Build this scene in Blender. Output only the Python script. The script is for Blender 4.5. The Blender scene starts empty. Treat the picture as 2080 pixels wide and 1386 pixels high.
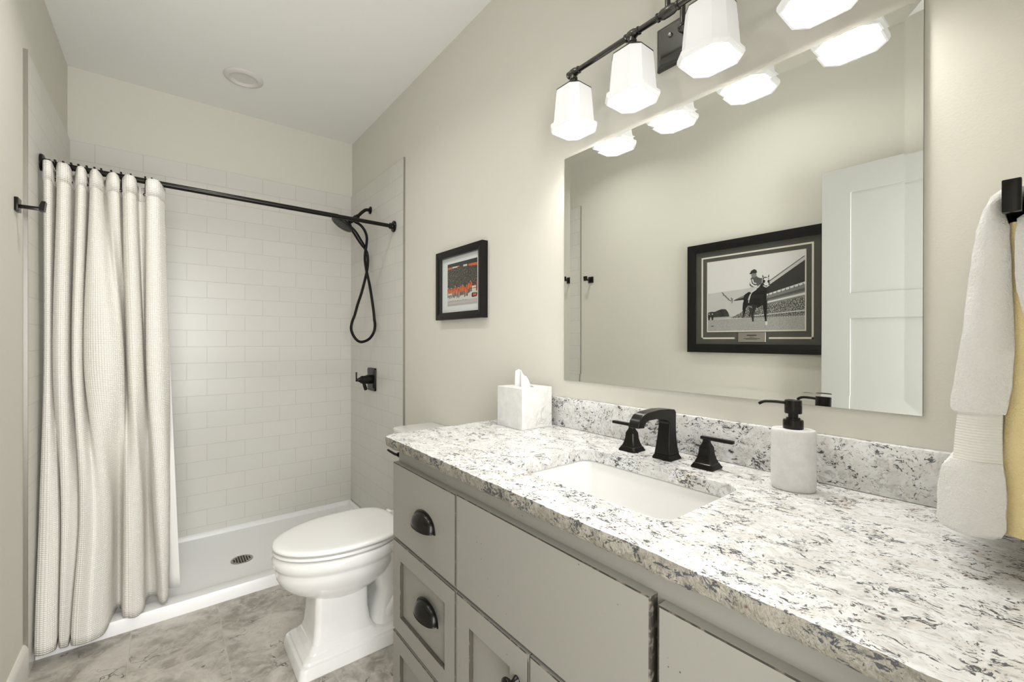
import bpy, bmesh, math, random
from mathutils import Vector, Matrix, noise
random.seed(7)
C = bpy.context.scene
# ------------------------------------------------------------------ camera, world, light, exposure
R, L, B, ZC = 1.098, 0.405, 3.30, 2.708          # right wall x, left wall -x, back wall y, ceiling z
YN = -0.045                                       # wall with the doorway the picture is taken from
CAMZ = 1.2475
cam = bpy.data.objects.new('camera', bpy.data.cameras.new('camera'))
C.collection.objects.link(cam)
cam.data.sensor_width = 36.0
cam.data.lens = 885.08 / 2080 * 36.0
cam.data.clip_start = 0.02
_yaw, _pit, _rol = 0.6732, -0.0019, 0.0018
cam.matrix_world = (Matrix.Translation((0, 0, CAMZ)) @ Matrix.Rotation(-_yaw, 4, 'Z')
                    @ Matrix.Rotation(math.pi / 2 + _pit, 4, 'X') @ Matrix.Rotation(_rol, 4, 'Z'))
C.camera = cam
C.view_settings.view_transform = 'Standard'
C.view_settings.look = 'None'
C.view_settings.gamma = 1.0
C.view_settings.use_curve_mapping = False
C.view_settings.exposure = 0.64
w = bpy.data.worlds.new('world'); C.world = w; w.use_nodes = True
w.node_tree.nodes['Background'].inputs[0].default_value = (1.0, 0.98, 0.95, 1)
w.node_tree.nodes['Background'].inputs[1].default_value = 0.9


def area_light(name, loc, rot, sx, sy, power, col=(1, 1, 1), shape='RECTANGLE'):
    d = bpy.data.lights.new(name, 'AREA'); d.shape = shape; d.size = sx; d.size_y = sy
    d.energy = power; d.color = col
    o = bpy.data.objects.new(name, d); C.collection.objects.link(o)
    o.location = loc; o.rotation_euler = rot
    return o


# added fill: a soft panel outside the doorway, and two unseen ceiling lamps
area_light('doorway_fill', (0.05, -0.75, 1.45), (math.radians(99), 0, 0), 0.9, 1.9, 44.0, (1.0, 1.0, 0.995))
FILL_DOWN = [((0.10, 0.95), 2.0), ((0.16, 1.92), 2.9)]      # ceiling lamps added as fill, out of view overhead
for _p, _w in FILL_DOWN: area_light('ceiling_fill_lamp', (_p[0], _p[1], ZC - 0.016), (0, 0, 0), 0.12, 0.12, _w, (1.0, 0.99, 0.97), 'DISK').data.spread = math.radians(140)
BULB = 3.6

# ------------------------------------------------------------------ helpers
MATS = {}


def link(o):
    C.collection.objects.link(o)
    return o


class MB:
    def __init__(self):
        self.bm = bmesh.new()
        self.uv = None

    def box(self, x0, x1, y0, y1, z0, z1, bevel=0.0, seg=2, mat=0, bmat=-1):
        bm = self.bm
        v = [bm.verts.new((x, y, z)) for z in (z0, z1) for y in (y0, y1) for x in (x0, x1)]
        fs = [bm.faces.new([v[i] for i in q]) for q in
              ((0, 2, 3, 1), (4, 5, 7, 6), (0, 1, 5, 4), (2, 6, 7, 3), (0, 4, 6, 2), (1, 3, 7, 5))]
        for f in fs: f.material_index = mat
        if bevel > 0:
            es = list({e for f in fs for e in f.edges})
            bmesh.ops.bevel(bm, geom=es, offset=bevel, segments=seg, affect='EDGES', profile=0.5, material=bmat, clamp_overlap=True)
        return self

    def loft(self, secs, closed=True, cap0=True, cap1=True, mat=0):
        bm = self.bm
        rows = [[bm.verts.new(p) for p in s] for s in secs]
        n = len(rows[0])
        for a, b in zip(rows, rows[1:]):
            for i in range(n if closed else n - 1):
                j = (i + 1) % n
                try:
                    f = bm.faces.new((a[i], a[j], b[j], b[i])); f.material_index = mat
                except ValueError:
                    pass
        if closed and cap0:
            f = bm.faces.new(list(reversed(rows[0]))); f.material_index = mat
        if closed and cap1:
            f = bm.faces.new(rows[-1]); f.material_index = mat
        return rows

    def lathe(self, prof, c=(0, 0, 0), axis='Z', seg=32, mat=0, cap=True):
        secs = []
        for r, h in prof:
            s = []
            for i in range(seg):
                a = 2 * math.pi * i / seg
                p, q = max(r, 1e-5) * math.cos(a), max(r, 1e-5) * math.sin(a)
                if axis == 'Z': s.append((c[0] + p, c[1] + q, c[2] + h))
                elif axis == 'X': s.append((c[0] + h, c[1] + p, c[2] + q))
                elif axis == 'Y': s.append((c[0] + q, c[1] + h, c[2] + p))
                else:
                    ax, e1, e2 = axis
                    s.append(tuple(Vector(c) + ax * h + e1 * p + e2 * q))
            secs.append(s)
        self.loft(secs, True, cap, cap, mat)
        return self

    def lathe_dir(self, prof, c, d, seg=32, mat=0):
        d = Vector(d).normalized()
        e1 = d.orthogonal().normalized(); e2 = d.cross(e1)
        return self.lathe(prof, c, (d, e1, e2), seg, mat)

    def tube(self, pts, r, seg=12, mat=0, closed=False, cap=True):
        pts = [Vector(p) for p in pts]
        n = len(pts)
        rr = r if isinstance(r, (list, tuple)) else [r] * n
        secs = []
        t = None; e1 = None
        for i, p in enumerate(pts):
            if closed: tn = (pts[(i + 1) % n] - pts[i - 1]).normalized()
            else: tn = (pts[min(i + 1, n - 1)] - pts[max(i - 1, 0)]).normalized()
            if e1 is None: e1 = tn.orthogonal().normalized()
            else:
                q = t.rotation_difference(tn); e1 = (q @ e1).normalized()
            t = tn
            e2 = tn.cross(e1)
            secs.append([tuple(p + (e1 * math.cos(2 * math.pi * k / seg) + e2 * math.sin(2 * math.pi * k / seg)) * rr[i]) for k in range(seg)])
        if closed: secs.append(secs[0])
        self.loft(secs, True, cap and not closed, cap and not closed, mat)
        if closed: bmesh.ops.remove_doubles(self.bm, verts=self.bm.verts, dist=1e-6)
        return self

    def poly(self, pts, mat=0):
        f = self.bm.faces.new([self.bm.verts.new(p) for p in pts]); f.material_index = mat
        return f

    def prism(self, outline, fn, a, b, mat=0):
        """outline of 2-d points, fn(p, q, depth) -> 3-d"""
        self.loft([[fn(p, q, a) for p, q in outline], [fn(p, q, b) for p, q in outline]], mat=mat)
        return self

    def build(self, name, mat, parent=None, smooth=35, normals=True, origin=None):
        bm = self.bm
        if normals: bmesh.ops.recalc_face_normals(bm, faces=bm.faces)
        xs = [v.co.x for v in bm.verts]; ys = [v.co.y for v in bm.verts]; zs = [v.co.z for v in bm.verts]
        c = Vector(((min(xs) + max(xs)) / 2, (min(ys) + max(ys)) / 2, min(zs))) if origin is None else Vector(origin)
        for v in bm.verts: v.co -= c
        me = bpy.data.meshes.new(name)
        bm.to_mesh(me); bm.free()
        for m in (mat if isinstance(mat, (list, tuple)) else [mat]): me.materials.append(m)
        if smooth:
            for p in me.polygons: p.use_smooth = True
            me.set_sharp_from_angle(angle=math.radians(smooth))
        o = bpy.data.objects.new(name, me); link(o)
        if parent is not None:
            o.parent = parent
            wl = Vector((0, 0, 0)); q = parent
            while q is not None: wl += q.location; q = q.parent
            o.location = c - wl
        else:
            o.location = c
        return o


def thing(name, label, cat, loc=(0, 0, 0), group=None):
    o = bpy.data.objects.new(name, None); link(o); o.location = loc; o.empty_display_size = 0.05
    return tag(o, label, cat, group)


def tag(o, label, cat, group=None):
    o['label'] = label; o['category'] = cat
    if group: o['group'] = group
    return o


def struct(o):
    o['kind'] = 'structure'
    return o


def copy_tree(o, parent=None):
    c = o.copy(); link(c)
    if parent is not None: c.parent = parent
    for ch in [x for x in bpy.data.objects if x.parent == o]: copy_tree(ch, c)
    return c


def catmull(pts, n=8, closed=False):
    pts = [Vector(p) for p in pts]; out = []
    N = len(pts)
    rng = range(N if closed else N - 1)
    for i in rng:
        g = (lambda k: pts[k % N]) if closed else (lambda k: pts[max(0, min(N - 1, k))])
        p0, p1, p2, p3 = g(i - 1), g(i), g(i + 1), g(i + 2)
        for k in range(n):
            t = k / n
            out.append(0.5 * ((2 * p1) + (p2 - p0) * t + (2 * p0 - 5 * p1 + 4 * p2 - p3) * t * t + (3 * p1 - p0 - 3 * p2 + p3) * t ** 3))
    if not closed: out.append(pts[-1])
    return out


def rrect(x0, x1, y0, y1, r, n=6):
    o = []
    for cx, cy, a0 in ((x1 - r, y1 - r, 0), (x0 + r, y1 - r, 90), (x0 + r, y0 + r, 180), (x1 - r, y0 + r, 270)):
        for k in range(n + 1):
            a = math.radians(a0 + 90 * k / n); o.append((cx + r * math.cos(a), cy + r * math.sin(a)))
    return o


# ------------------------------------------------------------------ materials
class NT:
    def __init__(self, name, col=(0.8, 0.8, 0.8), rough=0.5, metal=0.0, spec=0.5, coat=0.0):
        m = bpy.data.materials.new(name); m.use_nodes = True
        self.m = m; self.t = m.node_tree; self.b = self.t.nodes['Principled BSDF']
        self.b.inputs['Base Color'].default_value = (*col, 1); self.b.inputs['Roughness'].default_value = rough
        self.b.inputs['Metallic'].default_value = metal; self.b.inputs['Specular IOR Level'].default_value = spec
        self.b.inputs['Coat Weight'].default_value = coat; self.b.inputs['Coat Roughness'].default_value = 0.05
        MATS[name] = m

    def n(self, kind, **kw):
        x = self.t.nodes.new(kind)
        for k, v in kw.items():
            if k in x.inputs.keys(): x.inputs[k].default_value = v
            else: setattr(x, k, v)
        return x

    def l(self, a, b): self.t.links.new(a, b)

    def coord(self, kind='Object', scale=None, rot=None):
        c = self.n('ShaderNodeTexCoord'); o = c.outputs[kind]
        if scale or rot:
            mp = self.n('ShaderNodeMapping')
            if scale: mp.inputs['Scale'].default_value = scale
            if rot: mp.inputs['Rotation'].default_value = rot
            self.l(o, mp.inputs[0]); o = mp.outputs[0]
        return o

    def noise(self, vec, scale, detail=3, rough=0.55, dist=0.0):
        x = self.n('ShaderNodeTexNoise', Scale=scale, Detail=detail, Roughness=rough, Distortion=dist); self.l(vec, x.inputs['Vector'])
        return x.outputs[0]

    def ramp(self, fac, lo, hi, a=0.0, b=1.0):
        x = self.n('ShaderNodeMapRange'); x.interpolation_type = 'SMOOTHSTEP'
        x.inputs[1].default_value = lo; x.inputs[2].default_value = hi; x.inputs[3].default_value = a; x.inputs[4].default_value = b
        self.l(fac, x.inputs[0]); return x.outputs[0]

    def math(self, op, a, b):
        x = self.n('ShaderNodeMath', operation=op)
        for i, q in enumerate((a, b)):
            if isinstance(q, (int, float)): x.inputs[i].default_value = q
            else: self.l(q, x.inputs[i])
        return x.outputs[0]

    def mix(self, fac, a, b):
        x = self.n('ShaderNodeMix', data_type='RGBA')
        if isinstance(fac, (int, float)): x.inputs[0].default_value = fac
        else: self.l(fac, x.inputs[0])
        for i, q in ((6, a), (7, b)):
            if isinstance(q, tuple): x.inputs[i].default_value = (*q, 1)
            else: self.l(q, x.inputs[i])
        return x.outputs[2]

    def col(self, s): self.l(s, self.b.inputs['Base Color'])

    def bump(self, h, strength=0.3, dist=0.001):
        x = self.n('ShaderNodeBump', Strength=strength, Distance=dist); self.l(h, x.inputs['Height']); self.l(x.outputs[0], self.b.inputs['Normal'])


def paint(name, col, rough=0.6, bump=0.12):
    t = NT(name, col, rough, spec=0.3); c = t.coord()
    t.bump(t.noise(c, 260, 2), bump, 0.002)
    return t.m


M_wall = paint('wall_paint', (0.71, 0.69, 0.615))
M_ceil = paint('ceiling_paint', (0.89, 0.89, 0.865), 0.7, 0.25)
M_trim = paint('trim_paint', (0.74, 0.72, 0.67), 0.4, 0.03)
M_door = paint('door_paint', (0.46, 0.46, 0.43), 0.4, 0.03)

t = NT('bronze', (0.010, 0.0085, 0.0065), 0.26, 0.3, 0.32); M_bronze = t.m
t = NT('dark_rubber', (0.005, 0.0045, 0.004), 0.4, 0, 0.22); M_hose = t.m
t = NT('nickel', (0.46, 0.44, 0.41), 0.28, 1.0); M_nickel = t.m
t = NT('satin_gunmetal', (0.11, 0.108, 0.10), 0.24, 0.95); M_gun = t.m
t = NT('steel', (0.42, 0.39, 0.35), 0.3, 1.0); M_steel = t.m
t = NT('black_hole', (0.01, 0.01, 0.01), 0.8); M_black = t.m
t = NT('porcelain', (0.80, 0.795, 0.775), 0.12, 0.0, 0.5, 0.6); M_porc = t.m
t = NT('acrylic', (0.90, 0.905, 0.90), 0.28, 0.0, 0.5, 0.2); M_acry = t.m
t = NT('seat_plastic', (0.80, 0.795, 0.775), 0.2, 0.0, 0.5, 0.3); M_seat = t.m
t = NT('white_plastic', (0.72, 0.70, 0.67), 0.35); M_wplast = t.m
t = NT('glaze', (0.035, 0.030, 0.022), 0.5); c = t.coord()
t.col(t.mix(t.ramp(t.noise(c, 60, 3), 0.5, 0.68), (0.03, 0.026, 0.02), (0.16, 0.14, 0.11))); M_glaze = t.m
t = NT('step_glaze_shade', (0.075, 0.065, 0.05), 0.45); M_step_shade = t.m  # shaker step walls: brown glaze and the recess shade in one colour
t = NT('frame_black', (0.006, 0.0055, 0.005), 0.35, 0, 0.3); M_frame = t.m
t = NT('mat_white', (0.70, 0.73, 0.71), 0.8); M_matw = t.m
t = NT('mat_grey', (0.075, 0.075, 0.062), 0.8); M_matg = t.m
t = NT('mat_ivory', (0.72, 0.68, 0.58), 0.8); M_mati = t.m
t = NT('mirror_silver', (0.90, 0.915, 0.89), 0.0, 1.0); M_mirror = t.m
t = NT('mirror_edge', (0.35, 0.38, 0.36), 0.2, 0.5); M_medge = t.m

# clear picture glass: mostly see-through with a faint sheen
m = bpy.data.materials.new('picture_glass'); m.use_nodes = True; nt = m.node_tree; nt.nodes.clear()
o_ = nt.nodes.new('ShaderNodeOutputMaterial'); mx = nt.nodes.new('ShaderNodeMixShader'); tr = nt.nodes.new('ShaderNodeBsdfTransparent')
gl = nt.nodes.new('ShaderNodeBsdfGlossy'); gl.inputs['Roughness'].default_value = 0.02
fr = nt.nodes.new('ShaderNodeFresnel'); fr.inputs[0].default_value = 1.3
ge = nt.nodes.new('ShaderNodeNewGeometry'); iv = nt.nodes.new('ShaderNodeMath'); iv.operation = 'SUBTRACT'; iv.inputs[0].default_value = 1.0; mu = nt.nodes.new('ShaderNodeMath'); mu.operation = 'MULTIPLY'
nt.links.new(ge.outputs['Backfacing'], iv.inputs[1]); nt.links.new(iv.outputs[0], mu.inputs[0]); nt.links.new(fr.outputs[0], mu.inputs[1]); nt.links.new(mu.outputs[0], mx.inputs[0]); nt.links.new(tr.outputs[0], mx.inputs[1]); nt.links.new(gl.outputs[0], mx.inputs[2]); nt.links.new(mx.outputs[0], o_.inputs[0])
M_glass = m

# lamp glass: white opal, thin, glowing while switched on
m = bpy.data.materials.new('opal_glass'); m.use_nodes = True; nt = m.node_tree; nt.nodes.clear()
o_ = nt.nodes.new('ShaderNodeOutputMaterial'); df = nt.nodes.new('ShaderNodeBsdfDiffuse'); df.inputs[0].default_value = (0.7, 0.7, 0.69, 1)
tl = nt.nodes.new('ShaderNodeBsdfTranslucent'); tl.inputs[0].default_value = (0.7, 0.7, 0.69, 1)
em = nt.nodes.new('ShaderNodeEmission'); em.inputs[0].default_value = (1, 0.99, 0.97, 1); em.inputs[1].default_value = 0.17
mx = nt.nodes.new('ShaderNodeMixShader'); mx.inputs[0].default_value = 0.027; ad = nt.nodes.new('ShaderNodeAddShader')
nt.links.new(df.outputs[0], mx.inputs[1]); nt.links.new(tl.outputs[0], mx.inputs[2]); nt.links.new(mx.outputs[0], ad.inputs[0]); nt.links.new(em.outputs[0], ad.inputs[1]); nt.links.new(ad.outputs[0], o_.inputs[0])
M_opal = m

# glossy white subway tile sheets (uv in metres)
t = NT('subway_tile', (0.78, 0.76, 0.70), 0.3, 0, 0.5); uv = t.coord('UV')
br = t.n('ShaderNodeTexBrick', offset=0.5, offset_frequency=2, squash=1.0)
for k, v in (('Scale', 1.0), ('Mortar Size', 0.0013), ('Mortar Smooth', 0.3), ('Bias', 0.0), ('Brick Width', 0.2015), ('Row Height', 0.1008)): br.inputs[k].default_value = v
br.inputs['Color1'].default_value = (0.69, 0.675, 0.62, 1); br.inputs['Color2'].default_value = (0.67, 0.66, 0.61, 1); br.inputs['Mortar'].default_value = (0.54, 0.52, 0.46, 1)
t.l(uv, br.inputs['Vector']); t.col(br.outputs['Color']); t.bump(t.math('MULTIPLY', br.outputs['Fac'], -1.0), 0.5, 0.0012); M_tile = t.m

# grey stone-look floor tile laid in columns along the room (uv in metres)
t = NT('floor_tile', (0.4, 0.37, 0.33), 0.42, 0, 0.45); uv = t.coord('UV')
br = t.n('ShaderNodeTexBrick', offset=0.207, offset_frequency=2)
for k, v in (('Scale', 1.0), ('Mortar Size', 0.0016), ('Mortar Smooth', 0.2), ('Bias', 0.0), ('Brick Width', 0.6096), ('Row Height', 0.3048)): br.inputs[k].default_value = v
br.inputs['Color1'].default_value = (0.0, 0.0, 0.0, 1); br.inputs['Color2'].default_value = (1, 1, 1, 1); br.inputs['Mortar'].default_value = (0.5, 0.5, 0.5, 1)
t.l(uv, br.inputs['Vector'])
ob = t.coord()
sh = t.n('ShaderNodeVectorMath', operation='ADD'); t.l(ob, sh.inputs[0]); t.l(br.outputs['Color'], sh.inputs[1]); v3 = sh.outputs[0]
n1 = t.noise(v3, 5, 8, 0.62, 1.2); n2 = t.noise(v3, 22, 6, 0.65, 0.6); n3 = t.noise(v3, 60, 5, 0.7)
c1 = t.mix(t.ramp(n1, 0.3, 0.7), (0.235, 0.212, 0.175), (0.53, 0.50, 0.45))
c2 = t.mix(t.ramp(n2, 0.42, 0.66, 0, 0.6), c1, (0.57, 0.54, 0.485))
c3 = t.mix(t.ramp(n3, 0.55, 0.75, 0, 0.45), c2, (0.20, 0.18, 0.145))
wv = t.n('ShaderNodeTexVoronoi', feature='DISTANCE_TO_EDGE', Scale=4.0)
wn = t.n('ShaderNodeTexNoise', Scale=6.0, Detail=6.0); t.l(v3, wn.inputs['Vector'])
wa = t.n('ShaderNodeVectorMath', operation='MULTIPLY_ADD'); t.l(wn.outputs[1], wa.inputs[0]); wa.inputs[1].default_value = (0.5, 0.5, 0.5); t.l(v3, wa.inputs[2]); t.l(wa.outputs[0], wv.inputs['Vector'])
crk = t.math('MULTIPLY', t.ramp(wv.outputs[0], 0.004, 0.02, 1, 0), t.ramp(t.noise(v3, 9, 3), 0.5, 0.62))
c4 = t.mix(t.math('MULTIPLY', crk, 0.9), c3, (0.09, 0.075, 0.06))
c5 = t.mix(t.math('MULTIPLY', br.outputs['Fac'], 0.8), c4, (0.47, 0.44, 0.38)); t.col(c5)
t.bump(t.math('ADD', t.math('MULTIPLY', br.outputs['Fac'], -1.0), t.math('MULTIPLY', n3, 0.3)), 0.4, 0.001); M_floor = t.m


def granite(name, rough, tint, bump=0.0, dkw=0.0):
    t = NT(name, (0.7, 0.68, 0.63), rough, 0, 0.5, 0.0); c0 = t.coord()
    wn = t.n('ShaderNodeTexNoise', Scale=14.0, Detail=3.0); t.l(c0, wn.inputs['Vector'])
    wa = t.n('ShaderNodeVectorMath', operation='MULTIPLY_ADD'); t.l(wn.outputs[1], wa.inputs[0]); wa.inputs[1].default_value = (.05, .05, .05); t.l(c0, wa.inputs[2])
    mp = t.n('ShaderNodeMapping'); mp.inputs['Rotation'].default_value = (0, 0, 0.5); mp.inputs['Scale'].default_value = (1.25, 0.8, 1.1); t.l(wa.outputs[0], mp.inputs[0]); c = mp.outputs[0]
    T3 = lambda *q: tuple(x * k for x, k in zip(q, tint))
    base = t.mix(t.ramp(t.noise(c, 30, 4, 0.6, 0.4), 0.38, 0.60), T3(.66, .65, .62), T3(.78, .785, .78))
    grey = t.math('MULTIPLY', t.ramp(t.noise(c, 60, 5, 0.65, 0.6), 0.50, 0.62), t.ramp(t.noise(c, 11, 3, 0.6), 0.40, 0.60, 0.2, 0.8))
    c1 = t.mix(grey, base, T3(.47, .465, .45))
    warm = t.math('MULTIPLY', t.ramp(t.noise(c, 26, 4, 0.6, 0.8), 0.56, 0.68), t.ramp(t.noise(c0, 6, 2), 0.45, 0.62, 0.05, 0.65))
    c2 = t.mix(warm, c1, T3(.60, .51, .40))
    c3 = t.mix(t.ramp(t.noise(c, 150, 5, 0.68, 0.3), 0.545, 0.63, 0, 0.7), c2, T3(.36, .355, .345))
    clus = t.ramp(t.noise(c, 26, 4, 0.6, 1.0), 0.40, 0.62, -0.05 + dkw, 0.11 + dkw)
    dk = t.math('ADD', t.noise(c, 140, 6, 0.68, 1.0), clus)
    c4 = t.mix(t.ramp(dk, 0.610, 0.645, 0, 0.94), c3, (0.045, 0.048, 0.055))
    vo = t.n('ShaderNodeTexVoronoi', Scale=105.0); t.l(c, vo.inputs['Vector'])
    rn = t.n('ShaderNodeSeparateColor'); t.l(vo.outputs['Color'], rn.inputs[0])
    dot = t.math('MULTIPLY', t.ramp(vo.outputs['Distance'], 0.16, 0.30, 1, 0), t.math('GREATER_THAN', rn.outputs[0], 0.92))
    c5 = t.mix(t.math('MULTIPLY', dot, 0.85), c4, (0.085, 0.045, 0.04)); t.col(c5)
    if bump: t.bump(t.math('ADD', t.noise(c0, 60, 5, 0.7), t.math('MULTIPLY', t.noise(c0, 200, 3, .6), 0.4)), bump, 0.004)
    return t.m


M_gran = granite('granite', 0.16, (1, 1, 1))
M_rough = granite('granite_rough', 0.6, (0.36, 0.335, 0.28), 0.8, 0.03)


def marble(name, rough=0.35, vein=0.35):
    t = NT(name, (0.85, 0.84, 0.81), rough, 0, 0.5); c = t.coord()
    n1 = t.noise(c, 14, 6, 0.6, 1.6); n2 = t.noise(c, 40, 4, 0.6)
    v = t.math('MULTIPLY', t.ramp(t.math('ABSOLUTE', t.math('SUBTRACT', n1, 0.5), 0), 0.0, 0.07, 1, 0), t.ramp(t.noise(c, 9, 2), 0.46, 0.62))
    c1 = t.mix(t.ramp(n2, 0.3, 0.7), (0.68, 0.675, 0.655), (0.76, 0.757, 0.74))
    t.col(t.mix(t.math('MULTIPLY', v, vein), c1, (0.40, 0.385, 0.36))); return t.m


M_marble = marble('marble', .35, .55); M_marble2 = marble('honed_marble', 0.4, 0.22)

# cabinet paint with a few distressed specks
t = NT('cabinet_paint', (0.25, 0.24, 0.208), 0.42, 0, 0.4); c = t.coord()
vo = t.n('ShaderNodeTexVoronoi', Scale=110.0); t.l(c, vo.inputs['Vector']); rn = t.n('ShaderNodeSeparateColor'); t.l(vo.outputs['Color'], rn.inputs[0])
sp = t.math('MULTIPLY', t.ramp(vo.outputs['Distance'], 0.10, 0.17, 1, 0), t.math('GREATER_THAN', rn.outputs[1], 0.72))
sp = t.math('MULTIPLY', sp, t.ramp(t.noise(c, 9.5, 1), 0.63, 0.66))
t.col(t.mix(t.math('MULTIPLY', sp, 0.9), (0.25, 0.24, 0.208), (0.03, 0.025, 0.02))); M_cab = t.m

# waffle-weave curtain cloth (uv in metres)
t = NT('waffle_cloth', (0.84, 0.81, 0.74), 0.9, 0, 0.1); uv = t.coord('UV', scale=(1, 1, 1))
sx = t.n('ShaderNodeSeparateXYZ'); t.l(uv, sx.inputs[0])
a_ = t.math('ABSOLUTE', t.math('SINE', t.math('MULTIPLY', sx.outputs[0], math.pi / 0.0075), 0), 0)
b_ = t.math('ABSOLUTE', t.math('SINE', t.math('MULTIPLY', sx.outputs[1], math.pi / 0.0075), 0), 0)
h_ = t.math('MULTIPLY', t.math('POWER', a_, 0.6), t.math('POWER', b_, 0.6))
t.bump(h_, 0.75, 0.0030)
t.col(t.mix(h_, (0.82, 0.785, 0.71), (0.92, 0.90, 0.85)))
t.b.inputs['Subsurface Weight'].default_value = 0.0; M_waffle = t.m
t = NT('liner_cloth', (0.82, 0.81, 0.78), 0.6, 0, 0.2); M_liner = t.m

# towel terry
def terry(name, col):
    t = NT(name, col, 1.0, 0, 0.05); c = t.coord()
    t.bump(t.math('ADD', t.noise(c, 330, 3, 0.7), t.math('MULTIPLY', t.noise(c, 120, 3, 0.6), 0.7)), 0.8, 0.004)
    t.b.inputs['Sheen Weight'].default_value = 0.4; t.b.inputs['Sheen Roughness'].default_value = 0.5
    return t.m


M_terry = terry('terry_white', (0.90, 0.885, 0.85)); M_terry_shade = terry('terry_warm_shade', (0.92, 0.76, 0.40))  # the yellow cloth carries the warm shade inside the fold
t = NT('towel_band', (0.88, 0.86, 0.81), 0.9, 0, 0.1); sx = t.n('ShaderNodeSeparateXYZ'); t.l(t.coord(), sx.inputs[0])
t.bump(t.math('SINE', t.math('MULTIPLY', sx.outputs[2], 2 * math.pi / 0.0036), 0), 0.5, 0.0012); M_band = t.m
t = NT('tissue_paper', (0.72, 0.72, 0.71), 0.9, 0, 0.1); M_tissue = t.m


def flat(name, col, rough=0.35): return NT(name, col, rough, 0, 0.4).m


# ------------------------------------------------------------------ the room shell
def uvplane(mb, quad, uvs):
    f = mb.poly(quad)
    lay = mb.bm.loops.layers.uv.verify()
    for lp, q in zip(f.loops, uvs): lp[lay].uv = q
    return f


T = 0.12
mb = MB(); x0, x1, y0, y1 = -L - T, R + T, YN - T - 0.9, B + T
fu = lambda x, y: (y - 2.10 + 20 * 0.6096, x - 0.195 + 8 * 0.3048)
mb.box(x0, x1, y0, y1, -0.1, 0.0)
lay = mb.bm.loops.layers.uv.verify()
for f in mb.bm.faces:
    for lp in f.loops: lp[lay].uv = fu(lp.vert.co.x, lp.vert.co.y)
struct(mb.build('floor', M_floor, smooth=0))
struct(MB().box(x0, x1, YN - T, y1, ZC, ZC + 0.1).build('ceiling', M_ceil, smooth=0))
struct(MB().box(-L - T, -L, YN - T, y1, 0, ZC).build('wall_left', M_wall, smooth=0))
struct(MB().box(R, R + T, YN - T, y1, 0, ZC).build('wall_right', M_wall, smooth=0))
struct(MB().box(-L, R, B, B + T, 0, ZC).build('wall_back', M_wall, smooth=0))
DX0, DX1, DZ = -0.345, 0.43, 2.06
m_ = MB(); m_.box(-L, DX0, YN - T, YN, 0, ZC); m_.box(DX1, R, YN - T, YN, 0, ZC); m_.box(DX0, DX1, YN - T, YN, DZ, ZC)
struct(m_.build('wall_front', M_wall, smooth=0))
m_ = MB(); m_.box(DX1, DX1 + 0.07, YN, YN + 0.012, 0, DZ + 0.07, 0.003); m_.box(DX0 - 0.055, DX1, YN, YN + 0.012, DZ, DZ + 0.07, 0.003)
struct(m_.build('trim_1', M_trim))
PT = 0.011                                    # tile sheet thickness
TT, ZB = 2.3125, 0.055                        # top of tile, top of shower base rim
PR, PL = 2.380, 2.366


def tile_sheet(name, quad, uvs, box):
    m = MB(); m.box(*box)
    lay = m.bm.loops.layers.uv.verify()
    for f in m.bm.faces:
        for lp in f.loops: lp[lay].uv = uvs(lp.vert.co)
    return struct(m.build(name, M_tile, smooth=0))


VZ = lambda z: z - TT + 24 * 0.1008
tile_sheet('wall_shower_back', None, lambda p: (p.x - 0.105 + 10 * 0.2015, VZ(p.z)), (-L + PT, R - PT, B - PT, B, ZB, TT))
tile_sheet('wall_shower_right', None, lambda p: (p.y - 2.79 + 20 * 0.2015, VZ(p.z)), (R - PT, R, PR, B, ZB - 0.055, TT))
tile_sheet('wall_shower_left', None, lambda p: (p.y - 2.79 + 20 * 0.2015, VZ(p.z)), (-L, -L + PT, PL, B, ZB - 0.055, TT))
struct(MB().box(R - PT - 0.0015, R, PR - 0.003, PR, 0, TT + 0.001, 0.0006, 1).build('trim_2', M_nickel))
struct(MB().box(-L, -L + PT + 0.0015, PL - 0.003, PL, 0, TT + 0.001, 0.0006, 1).build('trim_3', M_nickel))
m_ = MB(); m_.prism([(0, 0), (0.014, 0), (0.014, 0.105), (0.010, 0.118), (0.005, 0.126), (0, 0.126)], lambda p, q, d: (-L + p, d, q), YN, PL - 0.004)
struct(m_.build('baseboard_left', M_trim))
m_ = MB(); m_.prism([(0, 0), (0.014, 0), (0.014, 0.105), (0.010, 0.118), (0.005, 0.126), (0, 0.126)], lambda p, q, d: (R - p, d, q), 1.275, PR - 0.004)
struct(m_.build('baseboard_right', M_trim))

# ------------------------------------------------------------------ shower base with drain
FY = 2.473
base = thing('shower_tray', 'white acrylic shower tray with a low front curb, on the floor behind the toilet', 'shower tray', ((R - L) / 2, 2.88, 0))
X0, X1, Y0, Y1 = -L + PT + 0.001, R - PT - 0.001, FY, B - 0.0005
dc = Vector((0.337, 2.832))
m_ = MB()
def rect(x0, x1, y0, y1, z): return rrect3(x0, x1, y0, y1, 0.02, z)
def rrect3(x0, x1, y0, y1, r, z): return [(p, q, z) for p, q in rrect(x0, x1, y0, y1, r, 4)]
secs = [rrect3(X0, X1, Y0, Y1, 0.003, 0.0), rrect3(X0, X1, Y0, Y1, 0.003, 0.050), rrect3(X0 + .004, X1 - .004, Y0 + .005, Y1 - .004, 0.004, 0.058),
        rrect3(X0 + .012, X1 - .012, Y0 + .075, Y1 - .015, 0.01, 0.058), rrect3(X0 + .018, X1 - .018, Y0 + .083, Y1 - .022, 0.015, 0.053),
        rrect3(X0 + .030, X1 - .030, Y0 + .105, Y1 - .035, 0.03, 0.033), rrect3(X0 + .06, X1 - .06, Y0 + .14, Y1 - .07, 0.05, 0.029)]
n_ = len(secs[0])
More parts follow.
